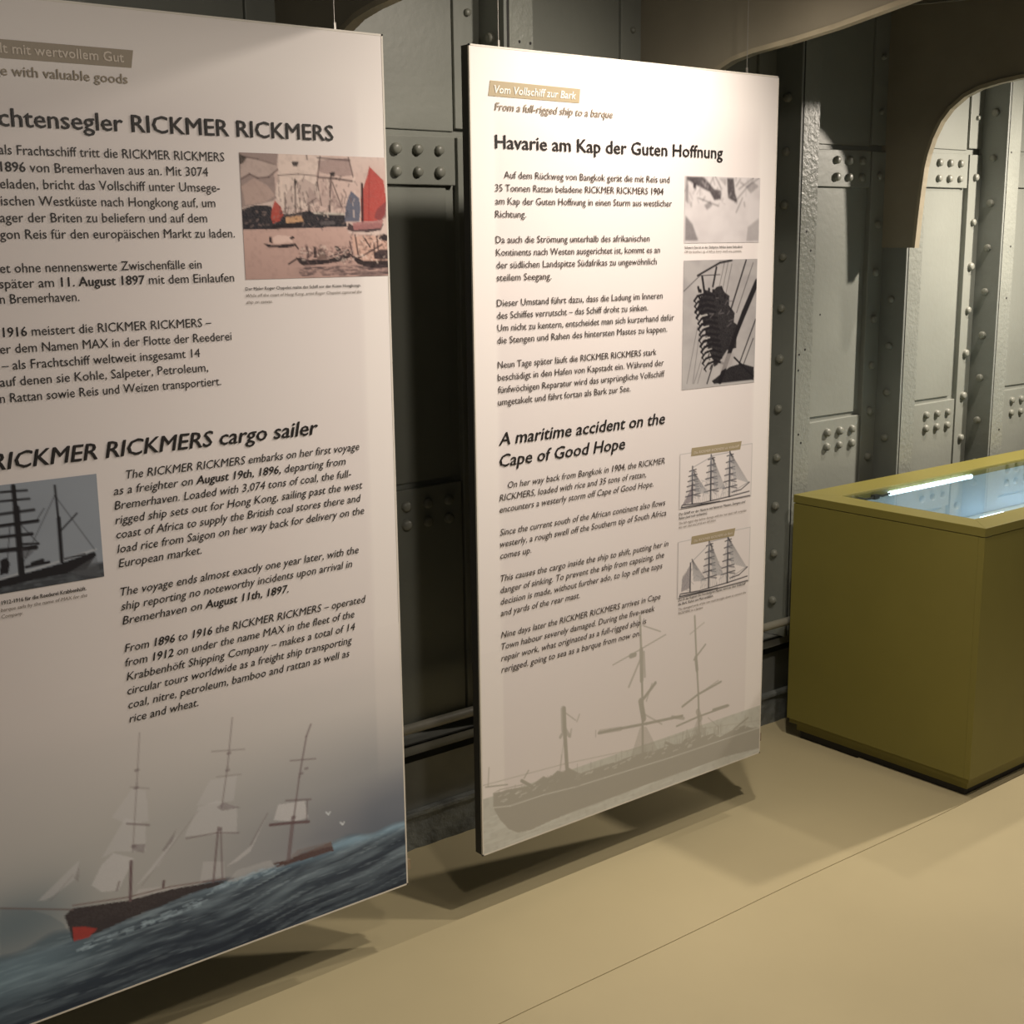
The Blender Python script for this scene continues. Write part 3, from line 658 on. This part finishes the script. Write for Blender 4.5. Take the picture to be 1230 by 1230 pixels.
cv.line(q([(75, 665), (160, 655)]), .003, tp, .8); cv.line(q([(60, 660), (380, 575), (640, 520), (900, 440), (1143, 405)]), .0018, tp2, .8); cv.line(q([(105, 690), (130, 675), (220, 655)]), .002, tp, .8)
for pts, w_, al in (([(380, 360), (384, 470), (392, 600)], .011, .9), ([(376, 360), (378, 440)], .014, .7), ([(380, 480), (365, 590)], .003, .5), ([(366, 470), (384, 440), (400, 465)], .009, .7), ([(384, 375), (425, 405)], .003, .7), ([(430, 410), (440, 382)], .004, .6), ([(408, 440), (404, 470)], .005, .6),
                    ([(675, 0), (680, 140), (685, 330), (686, 530)], .007, .9), ([(680, 130), (682, 250)], .012, .85), ([(678, 330), (690, 400)], .016, .8), ([(515, 455), (560, 445), (700, 418), (840, 388)], .007, .9), ([(520, 450), (600, 438)], .012, .5), ([(800, 392), (845, 398)], .008, .7), ([(570, 190), (650, 145), (775, 72)], .0028, .9),
                    ([(690, 38), (755, 60)], .0028, .8), ([(680, 160), (632, 275)], .006, .75), ([(690, 140), (694, 235)], .007, .7), ([(640, 155), (655, 150)], .013, .9), ([(690, 320), (735, 260)], .009, .8), ([(700, 330), (722, 262)], .004, .7), ([(690, 380), (760, 420)], .004, .6), ([(503, 470), (503, 445)], .003, .6),
                    ([(888, 0), (894, 150), (902, 300), (906, 490)], .006, .9), ([(892, 160), (897, 210)], .010, .8), ([(900, 370), (910, 400)], .015, .7), ([(818, 428), (900, 392), (1020, 348)], .005, .9), ([(960, 365), (1015, 348)], .008, .8), ([(840, 352), (900, 305), (990, 255)], .006, .9), ([(845, 345), (980, 250)], .003, .7), ([(885, 170), (930, 110)], .005, .8),
                    ([(870, 70), (925, 25)], .003, .7), ([(940, 395), (985, 435)], .0025, .6), ([(1040, 440), (1095, 395)], .005, .9), ([(900, 400), (870, 480)], .003, .5), ([(215, 640), (255, 662)], .008, .9), ([(225, 630), (242, 600)], .003, .8), ([(88, 590), (85, 660)], .003, .7), ([(775, 492), (825, 512)], .007, .8), ([(370, 540), (366, 600)], .003, .5)):
    cv.line(q(pts), w_, tp, al)
cv.poly(q([(640, 545), (676, 430), (700, 430), (745, 520), (690, 545)]), tp, .5, .25); cv.poly(q([(880, 470), (900, 400), (912, 400), (925, 462)]), tp, .55, .25)
cv.poly(q([(270, 660), (330, 618), (350, 632), (390, 596), (450, 612), (480, 620), (440, 660), (330, 680)]), tp, .75, .2)
for i in range(24):
    x = rng.uniform(835, 990); a = P2.uv(560 + x / 3.237, 740 + (490 - (x - 835) * .2) / 3.237); cv.line([a, (a[0] + rng.uniform(-.004, .004), a[1] - rng.uniform(.012, .03))], .003, tp, .7)
cv.build('barque_print', P2, .0004)['label'] = 'pale taupe print of a damaged three-masted barque'

# ------------------------------------------------------------------ P2 storm photograph and crew photograph
W5 = (250, 236, 224)
def R5(*c): return refl(c, W5)
q = lambda pts: P2.map(pts, 800, 0, 2.86)
(ul, vtop), (ur, vb) = P2.uv(822.5, 211), P2.uv(911, 291)
cv = Cv(ul, vtop, ur, vb, .0022, R5(224, 206, 198)); U, V = cv.U, cv.V
cv.mix(np.clip(cv.noise(.06, .05) * 2.4 - 1, 0, 1) * .35, R5(170, 152, 148))
dk = R5(58, 46, 48); mg = R5(130, 112, 110)
for pts, al in (([(70, 605), (130, 608), (165, 650), (190, 655), (188, 685), (165, 688), (150, 660), (110, 640), (72, 618)], .85), ([(208, 612), (232, 612), (236, 660), (245, 695), (228, 690), (212, 680)], .85), ([(66, 740), (90, 770), (110, 826), (64, 828)], .7), ([(66, 605), (76, 605), (76, 700), (66, 690)], .6),
                ([(270, 640), (300, 625), (318, 640), (290, 665)], .5), ([(130, 705), (152, 690), (158, 706), (140, 722)], .6), ([(280, 780), (318, 750), (318, 828), (275, 828)], .4), ([(180, 612), (205, 610), (205, 640)], .4)):
    cv.poly(q(pts), dk, al, .3)
for pts in ([(110, 680), (180, 708)], [(235, 695), (280, 640), (318, 612)], [(240, 730), (262, 680)], [(255, 615), (240, 640)], [(168, 605), (190, 650)], [(250, 650), (300, 610)]): cv.line(q(pts), .003, dk, .7)
cv.poly(q([(92, 630), (103, 630), (103, 648), (93, 648)]), dk, .8)
for i in range(46):
    a = q([(rng.uniform(70, 315), rng.uniform(606, 700))])[0]; cv.line([a, (a[0] + rng.uniform(-.012, .012), a[1] + rng.uniform(.004, .02))], rng.uniform(.0015, .005), [dk, mg, R5(190, 174, 168)][rng.integers(0, 3)], .45)
for _ in range(2): cv.a[1:-1, 1:-1] = (cv.a[1:-1, 1:-1] * 2 + cv.a[:-2, 1:-1] + cv.a[2:, 1:-1] + cv.a[1:-1, :-2] + cv.a[1:-1, 2:]) / 6
cv.build('storm_photograph', P2, .0008)['label'] = 'small pale photograph of a storm at sea'

q = lambda pts: P2.map(pts, 580, 270, 3.514)
W6 = (244, 228, 216)
def R6(*c): return refl(c, W6)
(ul, vtop), (ur, vb) = P2.uv(821, 313), P2.uv(905.5, 459)
cv = Cv(ul, vtop, ur, vb, .0021, R6(182, 166, 158)); U, V = cv.U, cv.V
cv.mix(np.clip(cv.noise(.05, .03) * 2 - .7, 0, 1) * .5, R6(150, 136, 132)); cv.mix(np.clip((V - vtop) / (vb - vtop) - .35, 0, 1) * .6, R6(206, 190, 180))
dk = R6(34, 28, 30)
for pts, w_ in (([(905, 215), (1000, 160), (1050, 150)], .005), ([(848, 280), (915, 215), (1000, 210)], .002), ([(1110, 150), (1045, 360)], .005), ([(1140, 160), (1070, 370)], .002), ([(1155, 240), (1100, 370), (1060, 480), (1000, 660)], .015), ([(1020, 155), (995, 270)], .0015), ([(1035, 155), (1010, 275)], .0015), ([(1050, 165), (1025, 290)], .0015), ([(985, 180), (970, 260)], .006),
                ([(925, 220), (935, 290)], .007), ([(1150, 400), (1080, 590)], .004), ([(1140, 480), (1095, 600)], .003), ([(970, 590), (945, 670)], .004), ([(905, 430), (860, 670)], .0012), ([(912, 470), (885, 670)], .0012), ([(925, 600), (905, 670)], .0012), ([(930, 540), (890, 670)], .0012), ([(1155, 260), (1080, 440)], .006), ([(1060, 560), (1140, 640)], .005)):
    cv.line(q(pts), w_, dk, .9)
cv.poly(q([(925, 300), (945, 275), (965, 285), (985, 262), (1005, 258), (1020, 285), (1040, 300), (1038, 340), (1062, 372), (1058, 410), (1085, 432), (1070, 470), (1068, 520), (1030, 530), (1010, 560), (990, 590), (975, 600), (965, 560), (950, 520), (945, 470), (930, 430), (925, 390), (905, 360), (910, 330)]), dk, .97, .12)
cv.poly(q([(965, 660), (1040, 600), (1090, 585), (1142, 600), (1142, 655), (1060, 662), (975, 672)]), dk, .93, .08)
lg = R6(186, 170, 160)
for k_ in range(13):                                              # the men bent over the yard, seen from above: arched backs and trailing legs
    y = 305 + k_ * 24; x = 893 + k_ * 3.2 + rng.uniform(-4, 4)
    cv.line(q([(x + 80, y - 8), (x + 45, y - 16 + rng.uniform(-4, 4)), (x + 14, y - 4), (x, y + 16)]), rng.uniform(.0055, .008), dk, .97)
    cv.line(q([(x, y + 14), (x + 7, y + 26)]), .0035, dk, .95); cv.line(q([(x + 30, y), (x + 24, y + 16)]), .004, dk, .9)
    if k_ > 2 and k_ % 2: cv.line(q([(x + 16, y + 9), (x + 44, y + 3)]), .0035, lg, .9)
for k_ in range(10):
    a = q([(rng.uniform(945, 1040), rng.uniform(300, 480))])[0]; th = rng.uniform(-1.1, .1); l = rng.uniform(.008, .018)
    cv.line([a, (a[0] + l * math.cos(th), a[1] + l * math.sin(th))], .003, R6(104, 92, 90), .7)
for k_ in range(14): a = q([(rng.uniform(905, 1040), rng.uniform(262, 330))])[0]; cv.line([a, (a[0] + .001, a[1] + .003)], .007, dk, .95)
cv.poly(q([(1020, 545), (1060, 540), (1050, 590), (1000, 620), (1000, 590)]), R6(170, 154, 146), .7, .2)
cv.build('crew_photograph', P2, .0008)['label'] = 'black and white photograph of crew on a yard'

# ------------------------------------------------------------------ P2 two line drawings in thin boxes
W7 = (222, 202, 188)
def R7(*c): return refl(c, W7)
def drawing(dy, mizzen, y0f, y1f):
    q = lambda pts: P2.map([(x, y + dy(x)) for x, y in pts], 800, 520, 5.346)
    (ul, vtop), (ur, vb) = P2.map([(88, y0f[0])], 800, 520, 5.346)[0], P2.map([(545, y1f[1])], 800, 520, 5.346)[0]
    cv = Cv(ul, vtop, ur, vb, .0018, np.array((.75, .70, .70)))
    dk = R7(40, 34, 36); gy = R7(130, 118, 112)
    U, V = cv.U, cv.V; e = .0022
    cv.mix(((U < ul + e) | (U > ur - e) | (V < vtop + e) | (V > vb - e)) * .45, R7(140, 128, 120))
    return cv, q, dk, gy
for idx in (0, 1):
    if idx == 0: tl, br, ym = (88, 136), (545, 405), (0, 0)
    else: tl, br, ym = (76, 700), (532, 950), (0, 0)
    (ul, vtop), (ur, vb) = P2.map([tl, br], 800, 520, 5.346)
    vb = max(vb, P2.map([(85, 482 if idx == 0 else 1030)], 800, 520, 5.346)[0][1])
    cv = Cv(ul, vtop, ur, vb, .0017, np.array((.75, .70, .70))); U, V = cv.U, cv.V; e = .0021
    cv.mix(((U < ul + e) | (U > ur - e) | (V < vtop + e)) * .4, R7(150, 138, 128))
    W_, H_ = ur - ul, vb - vtop; f = lambda pts: [(ul + a * W_, vtop + b * H_) for a, b in pts]
    dk, gy = R7(44, 38, 42), R7(120, 110, 110)
    for (a, b, c, d) in ((.03, .97, .55, .985), (.05, .93, .30, .955), (.30, .955, .70, .93), (.70, .93, .97, .90), (.03, .97, .04, .93)):
        cv.line(f([(a, b), (c, d)]), .003, dk, .85)
    cv.line(f([(.02, 1.0), (.98, .985)]), .003, dk, .8)
    masts = [(.42, .10), (.68, .09)] + ([(.17, .26)] if idx == 0 else [])
    for mx_, mt in masts:
        cv.line(f([(mx_, mt), (mx_, .93)]), .0042, dk, .9); cv.line(f([(mx_ + .008, mt + .3), (mx_ + .006, .93)]), .005, dk, .6)
        n_ = 6
        for j in range(n_):
            yy = mt + .06 + j * (.80 - mt) / n_; hw = .05 + .012 * j
            cv.line(f([(mx_ - hw * .8, yy + .02), (mx_, yy + .008), (mx_ + hw, yy)]), .0028, dk, .9); cv.line(f([(mx_ + hw * .3, yy + .02), (mx_ + hw, yy + .05)]), .0035, dk, .7)
        for j in range(9): cv.line(f([(mx_, mt + .05), (mx_ - .11 + .0 * j + .028 * j, .92)]), .0011, gy, .7)
    if idx == 1:
        cv.line(f([(.17, .42), (.17, .93)]), .0042, dk, .9); cv.poly(f([(.165, .45), (.165, .86), (.05, .90), (.06, .66), (.10, .60)]), R7(136, 118, 116), .75, .35)
        for j in range(6): cv.line(f([(.165 - .018 * j, .46 + .03 * j), (.16 - .02 * j, .88)]), .0011, dk, .6)
        cv.line(f([(.17, .42), (.42, .16)]), .0014, gy, .9)
    else:
        cv.line(f([(.17, .28), (.42, .14)]), .0014, gy, .9); cv.poly(f([(.14, .70), (.17, .55), (.165, .90), (.04, .93)]), R7(90, 72, 78), .7, .35)
    cv.line(f([(.42, .12), (.68, .11)]), .0014, gy, .9)
    # jibs and staysails: hatched triangles
    for A, B, Cc in (((.69, .12), (.96, .74), (.74, .60)), ((.44, .14), (.63, .78), (.47, .72)), ((.19, .36), (.39, .80), (.22, .76))):
        A, B, Cc = np.array(A), np.array(B), np.array(Cc)
        cv.poly(f([tuple(A), tuple(B), tuple(Cc)]), R7(168, 154, 148), .55, .3)
        for j in range(10):
            t = j / 9; cv.line(f([tuple(A), tuple(B * t + Cc * (1 - t))]), .0011, dk, .55)
    cv.line(f([(.72, .86), (.85, .84), (.97, .73)]), .0028, dk, .85); cv.line(f([(.72, .86), (.96, .72)]), .0014, gy, .8)
    for j in range(60):
        x_ = rng.uniform(.08, .78); y_ = rng.uniform(.5, .9); cv.line(f([(x_, y_), (x_ + rng.uniform(-.04, .05), y_ + rng.uniform(.02, .08))]), .0012, gy, .7)
    cv.build('ship_drawing', P2, .0008)['label'] = 'upper ink drawing of a full-rigged ship' if idx == 0 else 'lower ink drawing of a barque'

for pan in (P1, P2): pan.sheet.build('printed_sheet', pan, .0)

# ------------------------------------------------------------------ coloured label strips (slanted tan bars)
def strip(pan, pts, m_, name, lab=None, off=.0009):
    vv = [(pan.x0 + u, PY - off, ZTP - v) for u, v in pts]; o = MB().add(vv + [(x, y + .0006, z) for x, y, z in vv], [(0, 1, 2, 3), (7, 6, 5, 4), (0, 4, 5, 1), (1, 5, 6, 2), (2, 6, 7, 3), (3, 7, 4, 0)]).build(name, M[m_], pan.root)
    if lab: o['label'] = lab
strip(P2, P2.map([(92, 118), (443, 152), (438, 207), (85, 178)], 560, 60, 3.237), 'tan', 'title_bar', 'slanted tan title bar')
a1, b1 = P1.map([(409, 155), (404, 209)], 0, 0, 2.5625)
strip(P1, [(.05, a1[1]), a1, b1, (.042, b1[1])], 'brown', 'title_bar', 'slanted brown title bar')
strip(P2, P2.map([(165, 97), (484, 52), (474, 105), (158, 150)], 800, 520, 5.346), 'paleink' if 0 else 'tanbar' if 0 else 'greyink', 'drawing_title_bar', off=.0012)
strip(P2, P2.map([(165, 665), (443, 610), (434, 660), (158, 716)], 800, 520, 5.346), 'greyink', 'drawing_title_bar', off=.0012)
M['greyink'].node_tree.nodes['Principled BSDF'].inputs['Base Color'].default_value = (.36, .30, .19, 1)

# ------------------------------------------------------------------ lettering
JOBS = []
def curve(body, size, shear, off, flags):
    c = bpy.data.curves.new('t', 'FONT'); c.size = 1; c.shear = shear; c.offset = 0; c.resolution_u = 2; c.body = body
    c.materials.append(M['ink']); c.materials.append(M['whiteink'])
    for i, fl_ in enumerate(flags): c.body_format[i].material_index = fl_
    o = bpy.data.objects.new('t', c); C.objects.link(o); return o
def block(name, pan, lines, org, cap, shear=0., off=.005, boff=.021, ink='ink', lab=None):
    """lines: (text with ** marks and an optional ^ before which the text runs off the picture, xl, xr, baseline y at the left or, with xr anchored, at the right)"""
    ox, oy, sc = org; rows = []
    for t in lines:
        txt, xl, xr, yb = t[:4]; right = len(t) > 4
        px = ox + (xr if right else xl) / sc; py = oy + yb / sc
        rows.append([txt, ox + xl / sc, ox + xr / sc, on_y(px, py, PY)[2]])
    if len(rows) > 2:
        c = np.polyfit(range(len(rows)), [r[3] for r in rows], 1)
        for i, r in enumerate(rows): r[3] = c[0] * i + c[1]
    for r in rows:
        txt = r[0]; pre = ''
        if '^' in txt: pre, txt = txt.split('^')
        plain = ''; flags = []; b = 0; s_ = pre + txt; i = 0
        while i < len(s_):
            if s_[i:i + 2] == '**': b = 1 - b; i += 2; continue
            plain += s_[i]; flags.append(b); i += 1
        xs, xe = pan.row(r[1], r[3]), pan.row(r[2], r[3])
        reg = curve(plain, cap, shear, off, flags); bold = curve(plain, cap, shear, boff, flags) if 1 in flags else None
        suf = curve(plain[len(pre.replace('**', '')):], cap, shear, off, []) if pre else None
        r += [reg, bold, suf, xs, xe, off, boff]
    if pan is P2 and name == 'paragraph' and ink == 'ink': ink = 'inkwarm'
    JOBS.append((name, pan, rows, cap / .683, ink, lab))
I = .2
z3, z4, z5 = (560, 60, 3.237), (580, 270, 3.514), (580, 480, 3.514)
block('title_bar_text', P2, [('Vom Vollschiff zur Bark', 108, 424, 167)], z3, .0150, I, .026, ink='whiteink')
block('subtitle', P2, [('From a full-rigged ship to a barque', 110, 568, 234)], z3, .0150, I, .023, ink='inkgrey')
block('heading', P2, [('Havarie am Kap der Guten Hoffnung', 112, 995, 382)], z3, .0265, 0, .0185)
block('paragraph', P2, [('Auf dem Rückweg von Bangkok gerät die mit Reis und', 146, 789, 499), ('35 Tonnen Rattan beladene RICKMER RICKMERS **1904**', 112, 765, 549), ('am Kap der Guten Hoffnung in einen Sturm aus westlicher', 112, 798, 601), ('Richtung.', 112, 232, 651)], z3, .0142, ink='ink')
block('paragraph', P2, [('Da auch die Strömung unterhalb des afrikanischen', 53, 702, 78), ('Kontinents nach Westen ausgerichtet ist, kommt es an', 55, 746, 130), ('der südlichen Landspitze Südafrikas zu ungewöhnlich', 56, 732, 184), ('steilem Seegang.', 57, 288, 238)], z4, .0142)
block('paragraph', P2, [('Dieser Umstand führt dazu, dass die Ladung im Inneren', 58, 757, 345), ('des Schiffes verrutscht – das Schiff droht zu sinken.', 59, 695, 397), ('Um nicht zu kentern, entscheidet man sich kurzerhand dafür', 60, 805, 450), ('die Stengen und Rahen des hintersten Mastes zu kappen.', 60, 776, 502)], z4, .0142)
block('paragraph', P2, [('Neun Tage später läuft die RICKMER RICKMERS stark', 62, 731, 606), ('beschädigt in den Hafen von Kapstadt ein. Während der', 62, 762, 658), ('fünfwöchigen Reparatur wird das ursprüngliche Vollschiff', 63, 765, 711), ('umgetakelt und fährt fortan als Bark zur See.', 63, 622, 763)], z4, .0142)
block('heading', P2, [('A maritime accident on the', 67, 766, 193)], z5, .0265, I, .0185)
block('heading', P2, [('Cape of Good Hope', 70, 598, 284)], z5, .0265, I, .0185)
block('paragraph', P2, [('On her way back from Bangkok in **1904**, the RICKMER', 104, 766, 374), ('RICKMERS, loaded with rice and 35 tons of rattan,', 69, 687, 428), ('encounters a westerly storm off Cape of Good Hope.', 70, 718, 478)], z5, .0142, I)
block('paragraph', P2, [('Since the current south of the African continent also flows', 71, 768, 574), ('westerly, a rough swell off the Southern tip of South Africa', 71, 772, 624), ('comes up.', 72, 203, 672)], z5, .0142, I)
block('paragraph', P2, [('This causes the cargo inside the ship to shift, putting her in', 74, 781, 768), ('danger of sinking. To prevent the ship from capsizing, the', 73, 763, 817), ('decision is made, without further ado, to lop off the tops', 74, 756, 866), ('and yards of the rear mast.', 74, 407, 914)], z5, .0142, I)
block('paragraph', P2, [('Nine days later the RICKMER RICKMERS arrives in Cape', 76, 748, 1006), ('Town habour severely damaged. During the five-week', 77, 723, 1056), ('repair work, what originated as a full-rigged ship is', 76, 688, 1104), ('rerigged, going to sea as a barque from now on.', 77, 662, 1152)], z5, .0142, I)
block('caption', P2, [('Schwere See ist an der Südspitze Afrikas keine Seltenheit.', 850, 1095, 101)], z4, .0056, 0, .012, ink='ink')
block('caption', P2, [('Off the Southern tip of Africa, heavy swells are common.', 850, 1090, 119)], z4, .0056, I, .004, ink='inksoft')
z8 = (800, 520, 5.346)
block('caption', P2, [('Das Schiff vor der Havarie mit hinteren Masten, Stengen und', 80, 506, 530), ('Rahen (sind noch vorhanden).', 80, 262, 556)], z8, .0062, I, .014, ink='ink')
block('caption', P2, [('The full-rigged ship before damage with the rear mast still complete', 80, 512, 588), ('the rear mast and yards are still intact.', 80, 318, 613)], z8, .0058, I, .004, ink='inksoft')
block('caption', P2, [('Durch das Kappen des beschädigten Mastes wird aus dem Vollschiff', 76, 508, 1082), ('die Bark. Rahen am Mast entfallen.', 76, 300, 1108)], z8, .0062, I, .014, ink='ink')
block('caption', P2, [('The damaged yards of the rear mast brought down to convert the', 76, 510, 1140), ('RICKMERS to a barque.', 76, 236, 1166)], z8, .0058, I, .004, ink='inksoft')
block('drawing_title', P2, [('Die RICKMER RICKMERS als Vollschiff', 176, 466, 136)], z8, .0062, I, .008, ink='paleink')
block('drawing_title', P2, [('Die RICKMER RICKMERS als Bark', 176, 425, 702)], z8, .0062, I, .008, ink='paleink')
z7, y8, y9 = (0, 0, 2.5625), (0, 360, 2.5625), (0, 560, 2.5625)
block('title_bar_text', P1, [('Welt mit wertvollem Gut'[2:] and 'We^lt mit wertvollem Gut', 0, 380, 192, 1)], z7, .0150, 0, .021, ink='paleink')
block('subtitle', P1, [('Around the worl^e with valuable goods'.replace('Around the worl', 'voyag'), 2, 392, 258, 1)], z7, .0150, 0, .020, ink='brown')
block('heading', P1, [('Fra^chtensegler RICKMER RICKMERS', -4, 1025, 434, 1)], z7, .0275, 0, .0195)
block('paragraph', P1, [('^als Frachtschiff tritt die RICKMER RICKMERS', -4, 690, 499, 1), ('**1896** von Bremerhaven aus an. Mit 3074', 2, 640, 542, 1), ('b^eladen, bricht das Vollschiff unter Umsege-', 0, 676, 588, 1), ('afrikan^ischen Westküste nach Hongkong auf, um', 3, 662, 638, 1), ('L^ager der Briten zu beliefern und auf dem', 0, 637, 684, 1), ('Sai^gon Reis für den europäischen Markt zu laden.', 0, 722, 732, 1)], z7, .0150, 0)
block('paragraph', P1, [('leist^et ohne nennenswerte Zwischenfälle ein', 0, 620, 825, 1), ('später am **11. August 1897** mit dem Einlaufen', -2, 720, 869, 1), ('i^n Bremerhaven.', 0, 244, 925, 1)], z7, .0150, 0)
block('paragraph', P1, [('**1916** meistert die RICKMER RICKMERS –', 10, 650, 81, 1), ('unt^er dem Namen MAX in der Flotte der Reederei', 0, 712, 126, 1), ('– als Frachtschiff weltweit insgesamt 14', 5, 615, 174, 1), ('auf denen sie Kohle, Salpeter, Petroleum,', 0, 640, 221, 1), ('a^n Rattan sowie Reis und Weizen transportiert.', 0, 680, 262, 1)], y8, .0150, 0)
block('heading', P1, [('RICKMER RICKMERS cargo sailer', -28, 978, 413, 1)], y8, .0275, I, .0205)
block('paragraph', P1, [('The RICKMER RICKMERS embarks on her first voyage', 388, 1105, 37), ('as a freighter on **August 19th, 1896,** departing from', 350, 1063, 90), ('Bremerhaven. Loaded with 3,074 tons of coal, the full-', 352, 1080, 134), ('rigged ship sets out for Hong Kong, sailing past the west', 355, 1115, 178), ('coast of Africa to supply the British coal stores there and', 358, 1110, 222), ('load rice from Saigon on her way back for delivery on the', 361, 1120, 267), ('European market.', 365, 620, 311)], y9, .0148, I)
block('paragraph', P1, [('The voyage ends almost exactly one year later, with the', 371, 1103, 399), ('ship reporting no noteworthy incidents upon arrival in', 373, 1083, 443), ('Bremerhaven on **August 11th, 1897.**', 377, 887, 487)], y9, .0148, I)
block('paragraph', P1, [('From **1896** to **1916** the RICKMER RICKMERS – operated', 384, 1125, 572), ('from **1912** on under the name MAX in the fleet of the', 386, 1090, 616), ('Krabbenhöft Shipping Company – makes a total of 14', 390, 1092, 659), ('circular tours worldwide as a freight ship transporting', 392, 1083, 703), ('coal, nitre, petroleum, bamboo and rattan as well as', 395, 1075, 746), ('rice and wheat.', 398, 610, 788)], y9, .0148, I)
block('caption', P1, [('Der Maler Roger Chapelet malte das Schiff vor der Küste Hongkongs.', 755, 1110, 894)], z7, .0056, 0, .012)
block('caption', P1, [('While off the coast of Hong Kong, artist Roger Chapelet captured the', 757, 1112, 915), ('ship on canvas.', 758, 838, 935)], z7, .0056, I, .004, ink='inksoft')
block('caption', P1, [('1912-1916 für die Reederei Krabbenhöft.', 5, 265, 426)], y9, .0066, 0, .022)
block('caption', P1, [('barque sails by the name of MAX for the', 2, 268, 448), ('Company.', 4, 70, 468)], y9, .0060, I, .008, ink='inksoft')

bpy.context.view_layer.update()
dg = bpy.context.evaluated_depsgraph_get(); TRASH = []
def grab(o, keep=None):
    ev = o.evaluated_get(dg); me = bpy.data.meshes.new_from_object(ev); n = len(me.vertices)
    co = np.zeros(n * 3); me.vertices.foreach_get('co', co); co = co.reshape(-1, 3)
    polys = [tuple(p.vertices) for p in me.polygons if keep is None or p.material_index == keep]
    bpy.data.meshes.remove(me); return co, polys
for name, pan, rows, size, ink, lab in JOBS:
    mb = MB()
    for txt, _, _, z, reg, bold, suf, xs, xe, woff, wboff in rows:
        parts = []
        co, po = grab(reg, 0 if bold else None); wx0, wx1 = co[:, 0].min(), co[:, 0].max()
        parts.append((co, po, woff))
        if bold: parts.append((*grab(bold, 1), wboff))
        if suf:
            cs, _p = grab(suf); sx = (xe - xs) / (cs[:, 0].max() - cs[:, 0].min())
        else: sx = (xe - xs) / (wx1 - wx0)
        for co, po, wt in parts:
          for dx, dz in (((-.5, 0), (.5, 0)) if wt < .018 else ((-.8, 0), (0, .45), (.8, 0), (0, -.45))):
            used = {}; vv = []; ff = []
            for p in po:
                ids = []
                for i in p:
                    if i not in used: used[i] = len(vv); vv.append((xe + (co[i, 0] - wx1 + dx * wt) * sx, PY - .0017 - .00001 * dx, z + (co[i, 1] + dz * wt) * size))
                    ids.append(used[i])
                ff.append(tuple(ids))
            # keep only what is printed on the sheet
            mb.add(vv, ff)
    me = bpy.data.meshes.new(name); org = ORG[pan.root]
    me.from_pydata([tuple(K * (np.array(v) - org)) for v in mb.v], [], mb.f); me.materials.append(M[ink])
    o = link(name, me, pan.root, org)
    for r in rows:
        for c in r[4:7]:
            if c is not None: TRASH.append(c)
for o in TRASH:
    c = o.data; bpy.data.objects.remove(o)
    bpy.data.curves.remove(c)
